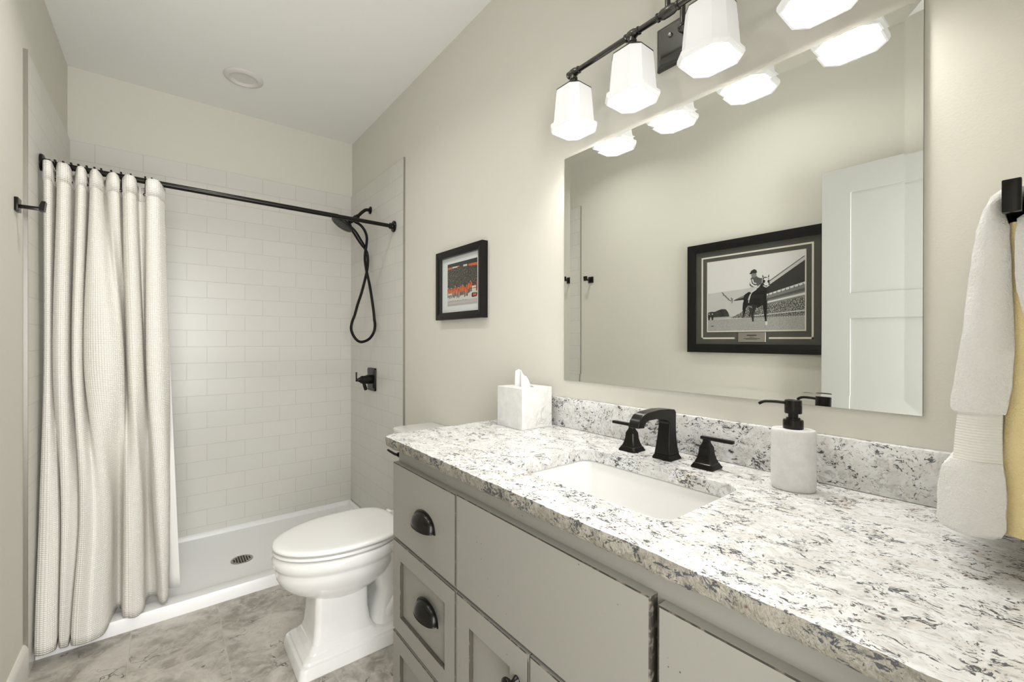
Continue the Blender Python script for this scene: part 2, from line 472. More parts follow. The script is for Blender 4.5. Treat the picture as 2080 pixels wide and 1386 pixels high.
cen = [(dc.x + 0.058 * math.cos(a), dc.y + 0.058 * math.sin(a), 0.022) for a in [math.atan2(p[1] - dc.y, p[0] - dc.x) for p in secs[-1]]]
secs.append(cen)
m_.loft(secs); m_.build('pan', M_acry, base, 40)
m_ = MB(); m_.lathe([(0.0, 0.0), (0.0535, 0.0), (0.0535, 0.003), (0.049, 0.0042), (0.046, 0.0030), (0.0, 0.0030)], (dc.x, dc.y, 0.0222), seg=40)
dr = m_.build('drain', M_steel, base); dr['label'] = 'round brushed metal drain grate'
m_ = MB()
for i in range(-3, 4):
    for j in range(-3, 4):
        if i * i + j * j > 10.5: continue
        cx, cy = dc.x + i * 0.0122, dc.y + j * 0.0122
        m_.box(cx - .0042, cx + .0042, cy - .0042, cy + .0042, 0.0250, 0.0257)
m_.build('drain_holes', M_black, dr, 0)

# ------------------------------------------------------------------ shower curtain rod
ra, rb = Vector((-L + PT, 2.578, 1.967)), Vector((R - PT, 2.508, 1.934))
d_ = (rb - ra).normalized()
rod = thing('shower_curtain_rod', 'black metal shower curtain rod spanning between the two tiled side walls', 'curtain rod', (ra + rb) / 2)
mid = ra.lerp(rb, 0.78)
MB().tube([ra + d_ * .012, mid], 0.0128, 20).build('rod_tube', M_bronze, rod)
MB().tube([mid - d_ * .002, rb - d_ * .012], 0.0112, 20).build('inner_tube', M_bronze, rod)
for p, s in ((ra, 1), (rb, -1)):
    MB().lathe_dir([(0, 0), (0.034, 0), (0.034, 0.006), (0.031, 0.010), (0.020, 0.013), (0.0180, 0.016), (0.0180, 0.028), (0.0165, 0.030), (0, 0.030)], p, d_ * s, 36).build('flange', M_bronze, rod)


def rodpt(x):
    return ra + d_ * ((x - ra.x) / d_.x)


# ------------------------------------------------------------------ shower curtain
# fold profile: (x, y) control points at four heights, left to right
F = [  # x_top, y_top, x_midhigh, y, x_midlow, y, x_bot, y_bot
    (-.374, 2.60, -.380, 2.60, -.386, 2.55, -.384, 2.47),
    (-.377, 2.525, -.379, 2.545, -.385, 2.50, -.386, 2.425),
    (-.358, 2.515, -.362, 2.535, -.358, 2.475, -.356, 2.405),
    (-.350, 2.60, -.356, 2.58, -.334, 2.485, -.330, 2.425),
    (-.340, 2.535, -.352, 2.53, -.330, 2.545, -.329, 2.50),
    (-.325, 2.510, -.332, 2.50, -.322, 2.490, -.322, 2.432),
    (-.306, 2.530, -.310, 2.515, -.300, 2.478, -.308, 2.415),
    (-.300, 2.600, -.306, 2.60, -.278, 2.490, -.295, 2.425),
    (-.289, 2.560, -.300, 2.545, -.273, 2.550, -.292, 2.500),
    (-.276, 2.518, -.288, 2.50, -.270, 2.485, -.288, 2.425),
    (-.260, 2.530, -.270, 2.515, -.250, 2.462, -.262, 2.398),
    (-.254, 2.605, -.266, 2.60, -.225, 2.458, -.236, 2.398),
    (-.243, 2.540, -.262, 2.53, -.200, 2.470, -.206, 2.412),
    (-.228, 2.518, -.235, 2.49, -.180, 2.500, -.184, 2.450),
    (-.212, 2.545, -.190, 2.475, -.172, 2.570, -.172, 2.540),
    (-.203, 2.595, -.158, 2.490, -.160, 2.615, -.160, 2.585),
    (-.190, 2.540, -.140, 2.520, -.146, 2.580, -.148, 2.565),
    (-.174, 2.520, -.138, 2.590, -.136, 2.520, -.138, 2.490),
    (-.158, 2.535, -.134, 2.610, -.120, 2.492, -.116, 2.464),
    (-.150, 2.605, -.130, 2.560, -.096, 2.490, -.092, 2.460),
    (-.140, 2.540, -.118, 2.510, -.078, 2.515, -.072, 2.485),
    (-.120, 2.512, -.098, 2.500, -.073, 2.580, -.066, 2.560),
    (-.101, 2.535, -.077, 2.530, -.062, 2.620, -.052, 2.600),
    (-.093, 2.605, -.072, 2.610, -.048, 2.580, -.030, 2.575),
    (-.068, 2.590, -.066, 2.590, -.040, 2.535, -.018, 2.515),
    (-.062, 2.530, -.060, 2.520, -.026, 2.505, -.006, 2.488),
    (-.044, 2.512, -.035, 2.500, -.002, 2.505, 0.004, 2.492),
    (-.020, 2.525, -.008, 2.510, 0.016, 2.530, 0.012, 2.515),
    (0.000, 2.575, 0.016, 2.545, 0.020, 2.590, 0.014, 2.565),
]
ZT, ZBOT = 1.938, 0.062
keys = [0.0, 0.42, 0.74, 1.0]                # fraction of the way down
rows, cols = 60, 10
cur_rows = []
for i in range(rows + 1):
    f = i / rows
    # smooth interpolation over the four key heights
    def ip(vals):
        for k in range(3):
            if f <= keys[k + 1] + 1e-9:
                u = (f - keys[k]) / (keys[k + 1] - keys[k])
                p = [vals[max(0, k - 1)], vals[k], vals[k + 1], vals[min(3, k + 2)]]
                m1 = (p[2] - p[0]) * 0.45; m2 = (p[3] - p[1]) * 0.45
                return (2 * u ** 3 - 3 * u * u + 1) * p[1] + (u ** 3 - 2 * u * u + u) * m1 + (-2 * u ** 3 + 3 * u * u) * p[2] + (u ** 3 - u * u) * m2
    ctl = [(ip(q[0::2]), ip(q[1::2]), 0) for q in F]
    cp = catmull(ctl, cols)
    row = []
    for k, p in enumerate(cp):
        z = ZT - f * (ZT - ZBOT)
        ridge = max(0.0, min(1.0, (2.60 - p.y) / 0.08))
        if f < 0.06: z += (1 - f / 0.06) * 0.023 * ridge ** 2
        # hem: the outer folds hang over the curb and dip a little lower
        if f > 0.9:
            w_ = (f - 0.9) / 0.1
            z += w_ * (-0.020 * max(0.0, min(1.0, (2.47 - p.y) / 0.05)) + 0.012 * max(0, min(1, (p.x + 0.1) / 0.1)))
        row.append(Vector((p.x, p.y, z)))
    cur_rows.append(row)
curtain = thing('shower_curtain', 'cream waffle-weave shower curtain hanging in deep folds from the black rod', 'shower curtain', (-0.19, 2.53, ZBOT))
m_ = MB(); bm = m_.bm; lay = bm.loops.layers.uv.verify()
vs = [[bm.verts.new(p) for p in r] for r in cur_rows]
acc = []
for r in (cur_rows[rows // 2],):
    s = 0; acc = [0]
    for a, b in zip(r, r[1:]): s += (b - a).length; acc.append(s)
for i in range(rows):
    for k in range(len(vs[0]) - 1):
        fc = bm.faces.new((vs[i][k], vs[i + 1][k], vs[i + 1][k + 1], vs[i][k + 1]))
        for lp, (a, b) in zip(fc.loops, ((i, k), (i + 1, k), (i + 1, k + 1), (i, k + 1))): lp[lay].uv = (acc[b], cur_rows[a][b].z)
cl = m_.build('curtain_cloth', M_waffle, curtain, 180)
sm = cl.modifiers.new('thickness', 'SOLIDIFY'); sm.thickness = 0.0022; sm.offset = 0
# header hem, a second thickness of cloth along the top
m_ = MB(); bm = m_.bm; lay = bm.loops.layers.uv.verify()
def offs(i, k, d):
    r = cur_rows[i]; a = r[max(0, k - 1)]; b = r[min(len(r) - 1, k + 1)]
    t_ = (b - a); nrm = Vector((t_.y, -t_.x, 0)).normalized()
    return r[k] + nrm * d
hv = [[bm.verts.new(offs(i, k, 0.0022)) for k in range(len(cur_rows[0]))] for i in range(0, 3)]
for i in range(2):
    for k in range(len(hv[0]) - 1):
        fc = bm.faces.new((hv[i][k], hv[i + 1][k], hv[i + 1][k + 1], hv[i][k + 1]))
        for lp, (a, b) in zip(fc.loops, ((i, k), (i + 1, k), (i + 1, k + 1), (i, k + 1))): lp[lay].uv = (acc[b], cur_rows[a][b].z)
hm = m_.build('header_hem', M_waffle, curtain, 180)
sm = hm.modifiers.new('thickness', 'SOLIDIFY'); sm.thickness = 0.0016; sm.offset = 0
# smooth liner, hanging inside the base, showing past the right edge of the cloth
m_ = MB(); bm = m_.bm
lin = []
for i in range(31):
    f = i / 30
    pr = [(-.36, 2.625), (-.30, 2.645), (-.24, 2.625), (-.18, 2.648), (-.12, 2.63), (-.07, 2.648), (-.036 + .016 * f, 2.622), (-.018 + 0.044 * f, 2.60 - 0.02 * f), (-.008 + 0.066 * f, 2.59 - 0.02 * f)]
    lin.append([bm.verts.new((p.x, p.y, 1.93 - f * (1.93 - 0.085))) for p in catmull([(a, b, 0) for a, b in pr], 6)])
for a, b in zip(lin, lin[1:]):
    for k in range(len(a) - 1): bm.faces.new((a[k], b[k], b[k + 1], a[k + 1]))
ln = m_.build('liner', M_liner, curtain, 180); ln['label'] = 'plain white liner behind the waffle cloth'
sm = ln.modifiers.new('thickness', 'SOLIDIFY'); sm.thickness = 0.001; sm.offset = 0

# curtain hooks on the rod
hook_x = [-.352, -.328, -.305, -.283, -.258, -.234, -.213, -.181, -.149, -.117, -.068, -.045]
names_ = ['first', 'second', 'third', 'fourth', 'fifth', 'sixth', 'seventh', 'eighth', 'ninth', 'tenth', 'eleventh', 'last']
proto = thing('curtain_hook', 'x', 'curtain hook', (0, 0, 0), 'black curtain hooks on the shower rod')
m_ = MB(); m_.tube([(0, 0.0172 * math.cos(a), 0.0172 * math.sin(a)) for a in [math.radians(q) for q in range(-90, 236, 12)]], 0.0021, 8)
m_.tube([(0, 0.0, -0.0172), (0.0, -0.004, -0.028), (0.0, -0.014, -0.040), (0, -0.020, -0.052), (0, -0.020, -0.062)], 0.0017, 8)
m_.tube([(0.0055 * math.cos(a), -0.021, -0.066 + 0.0055 * math.sin(a)) for a in [2 * math.pi * k / 14 for k in range(14)]], 0.0018, 8, closed=True)
hw_ = m_.build('wire', M_bronze, proto)
m_ = MB()
for a in (60, 90, 120):
    ar = math.radians(a); m_.lathe([(0.0, -.0038), (.0028, -.0028), (.0038, 0), (.0028, .0028), (0, .0038)], (0, 0.0175 * math.cos(ar), 0.0185 * math.sin(ar)), 'X', 12)
m_.build('roller_balls', M_bronze, proto)
for k, hx in enumerate(hook_x):
    o = proto if k == 0 else copy_tree(proto)
    p = rodpt(hx); o.location = p
    o['label'] = ('black curtain hook on the rod, nearest the left wall' if k == 0 else
                  'black curtain hook on the rod, farthest from the left wall' if k == 11 else
                  '%s black curtain hook along the rod from the left wall' % names_[k])

# ------------------------------------------------------------------ robe hook on the left wall
def hook_block(m, c): m.box(c[0] - .008, c[0] + .008, c[1] - .0175, c[1] + .0175, c[2] - .018, c[2] + .018, .0015)
hy, hz = 2.262, 1.716
rh = thing('robe_hook', 'small black square robe hook on the left wall beside the curtain', 'hook', (-L, hy, hz))
MB().box(-L, -L + .010, hy - .0235, hy + .0235, hz - .0235, hz + .0235, .0015).build('wall_plate', M_bronze, rh)
MB().box(-L + .010, -L + .060, hy - .006, hy + .006, hz - .010, hz + .002, .001).build('post', M_bronze, rh)
m_ = MB(); m_.prism([(.058, -.012), (.070, -.012), (.074, .022), (.064, .022), (.058, .004)], lambda p, q, d: (-L + p, d, hz + q), hy - .015, hy + .015)
m_.build('peg', M_bronze, rh)

# ------------------------------------------------------------------ shower head with hose
WX = R - PT
sh_ = thing('handheld_shower', 'black shower head with handheld wand and looped hose on the right tiled wall', 'shower head', (WX, 2.895, 2.12))
SY = 2.897
MB().lathe([(0, 0), (.026, 0), (.026, -.003), (.022, -.008), (.012, -.012), (0, -.012)], (WX, SY, 2.122), 'X', 36).build('wall_flange', M_bronze, sh_)
arm_p = catmull([(WX - .008, SY, 2.122), (WX - .030, SY, 2.120), (WX - .052, SY, 2.104), (WX - .078, SY, 2.076), (WX - .092, SY, 2.060)], 6)
MB().tube(arm_p, .0105, 16).build('arm', M_bronze, sh_)
m_ = MB(); m_.lathe_dir([(0, 0), (.0145, 0), (.0145, .012), (.017, .014), (.017, .030), (.013, .036), (0, .036)], (WX - .084, SY, 2.068), (-.75, 0, -.66), 20)
m_.build('swivel_nut', M_bronze, sh_)
m_ = MB(); m_.tube([(WX - .108, SY, 2.046), (WX - .130, SY, 2.030), (WX - .148, SY, 2.018)], [.015, .017, .016], 16)
m_.tube([(WX - .118, SY, 2.040), (WX - .098, SY, 2.028), (WX - .082, SY, 2.021)], [.011, .012, .010], 14)
m_.build('diverter_bracket', M_bronze, sh_)
hc, hn = Vector((.898, SY, 1.993)), Vector((-.52, 0, -.85)).normalized()
m_ = MB(); m_.lathe_dir([(0, .058), (.020, .056), (.034, .046), (.060, .024), (.072, .012), (.073, .004), (.071, 0), (0, 0)], hc + hn * 0.0, -hn, 44)
hd = m_.build('spray_head', M_bronze, sh_)
m_ = MB(); e1 = hn.orthogonal().normalized(); e2 = hn.cross(e1)
m_.lathe_dir([(0, 0), (.066, 0), (.066, .0012), (.064, .002), (.040, .002), (.039, .0008), (.037, .0008), (.036, .002), (0, .002)], hc, hn, 44)
m_.build('spray_face', M_bronze, hd)
m_ = MB()
for rad, n in ((.012, 6), (.024, 12), (.047, 20), (.057, 26)):
    for k in range(n):
        a = 2 * math.pi * k / n; p = hc + hn * .002 + (e1 * math.cos(a) + e2 * math.sin(a)) * rad
        m_.lathe_dir([(0, 0), (.0024, 0), (.0018, .0022), (0, .0024)], p, hn, 8)
m_.build('nozzles', M_gun, hd)
m_ = MB(); hw = [Vector(q) for q in ((.905, SY, 2.030), (.955, SY, 1.985), (.985, SY, 1.952), (1.015, SY, 1.908), (1.042, SY, 1.872), (1.052, SY, 1.857))]
m_.tube(catmull(hw, 5), [.016] * 4 + [.0125 + .0035 * math.sin(math.pi * k / 16) for k in range(17)] + [.0105] * 5, 18); m_.build('wand_handle', M_bronze, sh_)
hp = [(1.003, 2.905, 2.024), (1.024, 2.896, 2.007), (1.045, 2.888, 1.975), (1.055, 2.879, 1.932), (1.049, 2.870, 1.878), (1.037, 2.858, 1.822), (1.031, 2.845, 1.768), (1.037, 2.832, 1.697), (1.047, 2.816, 1.627), (1.056, 2.802, 1.547), (1.068, 2.795, 1.45), (1.074, 2.793, 1.383), (1.076, 2.787, 1.341), (1.067, 2.785, 1.297), (1.045, 2.81, 1.253), (1.003, 2.84, 1.234), (.976, 2.87, 1.258), (.960, 2.898, 1.311), (.965, 2.901, 1.361), (.984, 2.903, 1.413), (1.004, 2.904, 1.485), (1.028, 2.905, 1.558), (1.056, 2.905, 1.666), (1.068, 2.905, 1.729), (1.072, 2.905, 1.787), (1.066, 2.902, 1.829), (1.052, 2.897, 1.857)]
MB().tube(catmull(hp, 6), .0088, 12).build('hose', M_hose, sh_)

# ------------------------------------------------------------------ shower valve
vy, vz = 2.857, 0.985
sv = thing('shower_valve', 'black square shower valve with lever on the right tiled wall below the hose', 'shower valve', (WX, vy, vz))
m_ = MB(); o_r = rrect(-.068, .068, -.076, .076, .012, 5)
secs = [[(WX - d, vy + p * s, vz + q * s) for p, q in o_r] for d, s in ((0, 1), (.008, 1), (.011, .97), (.014, .80), (.015, .4))]
m_.loft(secs); m_.build('escutcheon', M_bronze, sv)
MB().lathe([(0, 0), (.030, 0), (.030, -.030), (.026, -.034), (.026, -.062), (.020, -.070), (.011, -.085), (.009, -.098), (0, -.098)], (WX - .012, vy, vz), 'X', 28).build('hub', M_bronze, sv)
MB().box(WX - .112, WX - .104, vy - .006, vy + .006, vz - .010, vz + .052, .002).build('lever', M_bronze, sv)
m_ = MB(); m_.tube([(WX - .060, vy - .002, vz - .020), (WX - .052, vy - .004, vz - .050), (WX - .046, vy - .005, vz - .068)], [.010, .011, .010], 12); m_.build('temperature_knob', M_bronze, sv)

# ------------------------------------------------------------------ toilet
TY = 1.842
toilet = thing('toilet', 'white two-piece toilet with its lid closed, between the vanity and the shower', 'toilet', (0.72, TY, 0))


def egg(z, tip, back, hw, n=56, xm=None, bp=2.4, yc=TY):
    xm = xm if xm is not None else tip + (back - tip) * 0.56
    o = []
    for i in range(n):
        a = 2 * math.pi * i / n; ca, sa = math.cos(a), math.sin(a)
        if ca >= 0: x = xm - (xm - tip) * abs(ca) ** 1.0; y = hw * sa
        else:
            x = xm + (back - xm) * abs(ca) ** (2 / bp); y = hw * math.copysign(abs(sa) ** (2 / bp), sa)
        o.append((x, yc + y, z))
    return o


m_ = MB()
m_.loft([egg(*q) for q in ((.425, .345, .80, .165), (.428, .332, .80, .176), (.424, .322, .80, .184), (.412, .3165, .80, .188), (.396, .317, .80, .1875), (.384, .322, .80, .184), (.376, .330, .79, .178), (.370, .331, .79, .177),
                           (.358, .328, .785, .177), (.340, .331, .78, .173), (.315, .343, .77, .162), (.290, .365, .755, .145), (.268, .395, .73, .125), (.250, .425, .70, .108), (.236, .455, .68, .09))])
m_.build('bowl', M_porc, toilet, 60)


def ped(z, xa, xb, hw, r=.022): return [(p, q, z) for p, q in rrect(xa, xb, TY - hw, TY + hw, r, 5)]
m_ = MB()
m_.loft([ped(*q) for q in ((.30, .455, .66, .082), (.24, .452, .655, .084), (.16, .449, .655, .087), (.11, .444, .662, .092), (.085, .437, .672, .098), (.074, .428, .682, .107), (.070, .424, .70, .111), (.064, .420, .72, .113),
                           (.058, .408, .98, .121), (.054, .400, .985, .127), (.046, .397, .985, .130), (.042, .388, .99, .138), (.036, .385, .99, .141), (.004, .379, .99, .146), (0, .381, .99, .144))])
m_.build('pedestal', M_porc, toilet, 24)
m_ = MB()
m_.loft([ped(*q, .05) for q in ((.05, .66, .98, .10), (.12, .68, .97, .092), (.2, .70, .97, .095), (.27, .68, .99, .11), (.34, .66, 1.02, .13), (.40, .64, 1.06, .16), (.424, .66, 1.075, .165))])
m_.tube(catmull([(.72, TY - .05, .05), (.75, TY - .058, .12), (.80, TY - .064, .18), (.86, TY - .067, .20), (.91, TY - .067, .16), (.94, TY - .065, .09), (.95, TY - .062, .04)], 6), .042, 20)
m_.build('trapway', M_porc, toilet, 60)
m_ = MB(); m_.loft([egg(*q) for q in ((.424, .345, .795, .165), (.4315, .340, .795, .170), (.4325, .323, .798, .182), (.438, .3175, .80, .186), (.446, .320, .80, .184), (.4475, .335, .80, .172))]); m_.build('seat', M_seat, toilet, 50)
m_ = MB(); m_.loft([egg(*q, bp=3.2) for q in ((.446, .350, .795, .160), (.4512, .342, .795, .167), (.4522, .321, .798, .183), (.457, .3165, .80, .187), (.463, .317, .80, .1865), (.468, .322, .797, .182), (.4705, .335, .79, .172), (.4715, .36, .775, .155), (.4735, .45, .70, .10))]); m_.build('lid', M_seat, toilet, 50)
for s in (-1, 1): MB().lathe([(0, -.02), (.010, -.02), (.012, -.017), (.012, .017), (.010, .02), (0, .02)], (.808, TY + s * .075, .455), 'Y', 16).build('hinge', M_seat, toilet)
m_ = MB()
m_.loft([[(p, q, z) for p, q in rrect(.905 - d, 1.086, TY - .185 - d, TY + .185 + d, .03, 5)] for z, d in ((.415, -.012), (.43, 0), (.6, .006), (.775, .012))])
m_.build('tank', M_porc, toilet, 50)
m_ = MB()
m_.loft([[(p, q, z) for p, q in rrect(.885 - d, 1.0945, TY - .205 - d, TY + .205 + d, .012, 4)] for z, d in ((.772, -.004), (.774, .004), (.786, .006), (.792, .000), (.797, .004), (.812, .004), (.818, .0), (.820, -.02))])
m_.build('tank_lid', M_porc, toilet, 45)
fl = MB(); fl.lathe([(0, 0), (.012, 0), (.013, -.004), (.012, -.016), (0, -.018)], (.893, TY + .135, .695), 'X', 20)
fl.tube([(.876, TY + .135, .695), (.868, TY + .150, .697), (.862, TY + .190, .703), (.860, TY + .215, .706)], [.007, .006, .006, .005], 10)
fl = fl.build('flush_lever', M_bronze, toilet); fl['label'] = 'dark bronze flush lever'

# ------------------------------------------------------------------ vanity cabinet
XF, XD, VY0, VY1, ZTOP = 0.567, 0.547, YN + 0.002, 1.270, 0.918
van = thing('vanity_cabinet', 'greige painted vanity cabinet with distressed dark edges under the granite countertop', 'vanity', (0.83, 0.61, 0))
m_ = MB(); m_.box(XF, XF + .019, VY0, VY1, 0.10, ZTOP, .001, 1, 0, 1); m_.box(XF + .0195, R - .001, VY1 - .018, VY1, .10, ZTOP); m_.box(XF + .0195, R - .001, VY0, VY0 + .018, .10, ZTOP); m_.box(XF + .0195, R - .001, VY0 + .0185, VY1 - .0185, .10, .118); m_.box(R - .010, R - .001, VY0 + .0185, VY1 - .0185, .1185, ZTOP); m_.box(XF + .06, R - .001, VY0, VY1 - .02, 0.0, 0.10)
m_.build('carcass', [M_cab, M_glaze], van)


def front(name, y0, y1, z0, z1, fw=None, parent=van, shade_sides=0):
    """slab (fw None) or shaker front facing -x"""
    m = MB(); bv = .0022
    def ring(x, i): return [(x, y0 + i, z0 + i), (x, y1 - i, z0 + i), (x, y1 - i, z1 - i), (x, y0 + i, z1 - i)]
    secs = [(ring(XF - .0005, 0), 0), (ring(XD + bv * .6, 0), 0), (ring(XD, bv), 1)]
    if fw:
        secs += [(ring(XD, fw - .0010), 0), (ring(XD + .0012, fw), 1), (ring(XD + .0095, fw), 2), (ring(XD + .0095, fw + .0012), 1)]
    bm = m.bm
    rows = [[bm.verts.new(p) for p in s] for s, _ in secs]
    for k, (a, b) in enumerate(zip(rows, rows[1:])):
        for i in range(4):
            j = (i + 1) % 4
            f = bm.faces.new((a[i], a[j], b[j], b[i])); f.material_index = secs[k + 1][1]
            if k == 0 and i in (1, 3) and shade_sides: f.material_index = 1  # end faces coloured dark for the shade in the narrow gap
    bm.faces.new(rows[-1]); bm.faces.new(list(reversed(rows[0])))
    return m.build(name, [M_cab, M_glaze, M_step_shade], parent, 0)


def cup_pull(parent, yc, zc, w=.054, h=.040, d=.026):
    m = MB(); NTh, NPh = 24, 10
    for s, k in ((1.0, 0), (0.90, 1)):
        rows_ = []
        for a in range(NTh + 1):
            th = math.pi * a / NTh
            rows_.append([(XD - .002 - max(d * s * math.sin(th) ** .8 * math.cos(ph), 0), yc + w * s * math.cos(th), zc - .02 + h * s * math.sin(th) ** .8 * math.sin(ph)) for ph in [math.pi / 2 * q / NPh for q in range(NPh + 1)]])
        m.loft(rows_, closed=False)
    # rolled lip and back plate
    lip = [(XD - .002 - d * .96 * math.sin(th) ** .8, yc + w * .965 * math.cos(th), zc - .02) for th in [math.pi * a / 24 for a in range(25)]]
    m.tube(lip, .0022, 8)
    ol = [(yc + (w + .006) * math.cos(th), zc - .022 + (h + .006) * math.sin(th) ** .8) for th in [math.pi * a / 28 for a in range(29)]]
    m.prism(ol, lambda p, q, x: (x, p, q), XD, XD - .0035)
    o = m.build('cup_pull', M_bronze, parent, 40); o['label'] = 'dark bronze cup pull'
    return o


def knob(parent, yc, zc):
    m = MB(); m.lathe([(0, 0), (.010, 0), (.009, -.004), (.006, -.008), (.006, -.014), (.012, -.018), (.0165, -.023), (.0165, -.027), (.012, -.031), (0, -.033)], (XD, yc, zc), 'X', 24)
    o = m.build('knob', M_bronze, parent, 50); o['label'] = 'dark bronze knob'
    return o


ys0, ys1 = 0.903, 1.268
dA = front('drawer', ys0, ys1, 0.650, 0.875); cup_pull(dA, 1.062, 0.764)
dB = front('drawer', ys0, ys1, 0.371, 0.642, .052); cup_pull(dB, 1.045, 0.532)
dC = front('drawer', ys0, ys1, 0.115, 0.363, .052); cup_pull(dC, 1.05, 0.255)
front('false_front', 0.366, 0.899, 0.650, 0.877, None, van, 1)
d1 = front('door', 0.6345, 0.899, 0.115, 0.642, .058); knob(d1, 0.668, 0.572)
d2 = front('door', 0.366, 0.6305, 0.115, 0.642, .058); knob(d2, 0.598, 0.572)
e1_ = front('drawer', VY0 + .004, 0.353, 0.650, 0.872); cup_pull(e1_, 0.155, 0.764)
e2_ = front('drawer', VY0 + .004, 0.353, 0.371, 0.642, .052); cup_pull(e2_, 0.155, 0.532)
e3_ = front('drawer', VY0 + .004, 0.353, 0.115, 0.363, .052); cup_pull(e3_, 0.155, 0.255)

# ------------------------------------------------------------------ countertop with rough chiselled edge, sink cut-out
CZ, CB = 0.948, 0.9185
CY1, CX0 = 1.322, 0.536
hole = rrect(.645, .915, .400, .815, .030, 6)
xb, ye = R - .0005, YN + .001
r_ = .035
outer = []
n = 230
for k in range(n + 1):                       # front edge from near wall to far corner
    y = ye + (CY1 - r_ - ye) * k / n; outer.append((CX0, y, (-1, 0)))
for k in range(1, 9):
    a = math.radians(180 - 90 * k / 9); outer.append((CX0 + r_ + r_ * math.cos(a), CY1 - r_ + r_ * math.sin(a), (math.cos(a), math.sin(a))))
for k in range(0, 61):
    outer.append((CX0 + r_ + (xb - CX0 - r_) * k / 60, CY1, (0, 1)))
outer.append((xb, ye, (0, 0)))
def chis(x, y, nv, z, amp):
    v = noise.fractal(Vector((x * 38, y * 38, z * 45)), 0.9, 2.1, 4)
    v2 = noise.noise(Vector((x * 13 + 5, y * 13, z * 10)))
    return amp * (v * 0.8 + v2 * 0.9)
m_ = MB(); bm = m_.bm
NR = 7; rings = []
for rI in range(NR + 1):
    z = CZ - (CZ - CB) * rI / NR
    ring = []
    for i, (x, y, nv) in enumerate(outer):
        edge = 0 if (nv == (0, 0) or x > xb - .002) else 1
        dd = edge * (chis(x, y, nv, z, .0032) + (.0022 * math.sin(math.pi * min(1, rI / NR * 1.2)) if rI else 0) - (.003 if rI == NR else 0))
        zz = z
        if 0 < rI < NR: zz += edge * .0016 * noise.noise(Vector((x * 60, y * 60, z * 90)))
        if rI == NR and edge: zz += .003 * abs(noise.noise(Vector((x * 30, y * 30, 3))))
        ring.append(bm.verts.new((x + nv[0] * dd, y + nv[1] * dd, zz)))
    rings.append(ring)
N = len(outer)
for a, b in zip(rings, rings[1:]):
    for i in range(N):
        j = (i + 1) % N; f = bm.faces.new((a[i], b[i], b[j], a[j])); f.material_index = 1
ht = [bm.verts.new((p, q, CZ)) for p, q in hole]; ht2 = [bm.verts.new((p - .0012 if False else p, q, CZ - .0015)) for p, q in hole]; hb = [bm.verts.new((p, q, CB)) for p, q in hole]
nh = len(hole)
for a, b in ((ht, ht2), (ht2, hb)):
    for i in range(nh):
        j = (i + 1) % nh; bm.faces.new((a[i], a[j], b[j], b[i]))
def fill(la, lb):
    es = []
    for lp in (la, lb):
        for i in range(len(lp)):
            e = bm.edges.get((lp[i], lp[(i + 1) % len(lp)])) or bm.edges.new((lp[i], lp[(i + 1) % len(lp)])); es.append(e)
    return bmesh.ops.triangle_fill(bm, edges=es, use_beauty=True)
fill(rings[0], ht); fill(rings[-1], hb)
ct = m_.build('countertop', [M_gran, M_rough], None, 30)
tag(ct, 'speckled white and grey granite countertop with a rough chiselled edge on the vanity', 'countertop')
m_ = MB(); m_.box(R - .0205, R - .0005, YN + .001, 1.139, CZ + .0003, 1.0495, .0025, 2)
tag(m_.build('backsplash', M_gran), 'low granite backsplash along the wall under the mirror', 'backsplash')

# ------------------------------------------------------------------ sink
sink = thing('sink', 'white rectangular undermount sink set in the granite countertop', 'sink', (.78, .6075, .78))
def rs(z, d, r): return [(p, q, z) for p, q in rrect(.645 - d, .915 + d, .400 - d, .815 + d, r, 6)]
m_ = MB()
m_.loft([rs(CB - .0005, .03, .05), rs(CB - .0005, .004, .033), rs(CB - .004, .001, .032), rs(.89, -.006, .034), rs(.84, -.018, .042), rs(.805, -.032, .055), rs(.79, -.048, .07), rs(.782, -.075, .06), rs(.779, -.11, .02)], cap0=False)
b_ = m_.build('basin', M_porc, sink, 60)
sm = b_.modifiers.new('thickness', 'SOLIDIFY'); sm.thickness = .008; sm.offset = -1
MB().lathe([(0, 0), (.022, 0), (.022, .002), (.019, .003), (.015, .001), (0, .001)], (.785, .6075, .7795), seg=28).build('drain', M_bronze, sink)

# ------------------------------------------------------------------ faucet
fc = thing('faucet', 'dark bronze widespread faucet with arched spout and two lever handles behind the sink', 'faucet', (.995, .620, CZ))


def sq(cx, cy, z, hx, hy, ch=.004): return [(cx + a * hx + (-a * ch if k else 0), cy + b * hy + (0 if k else -b * ch), z) for a, b, k in ((1, 1, 0), (1, 1, 1), (-1, 1, 1), (-1, 1, 0), (-1, -1, 0), (-1, -1, 1), (1, -1, 1), (1, -1, 0))]
fx, fy = 1.000, .621
m_ = MB()
m_.loft([sq(fx, fy, CZ, .0275, .027), sq(fx, fy, CZ + .003, .0275, .027), sq(fx, fy, CZ + .011, .0235, .023), sq(fx, fy, CZ + .0125, .0235, .023)], cap1=True)
m_.build('spout_base', M_bronze, fc, 30)
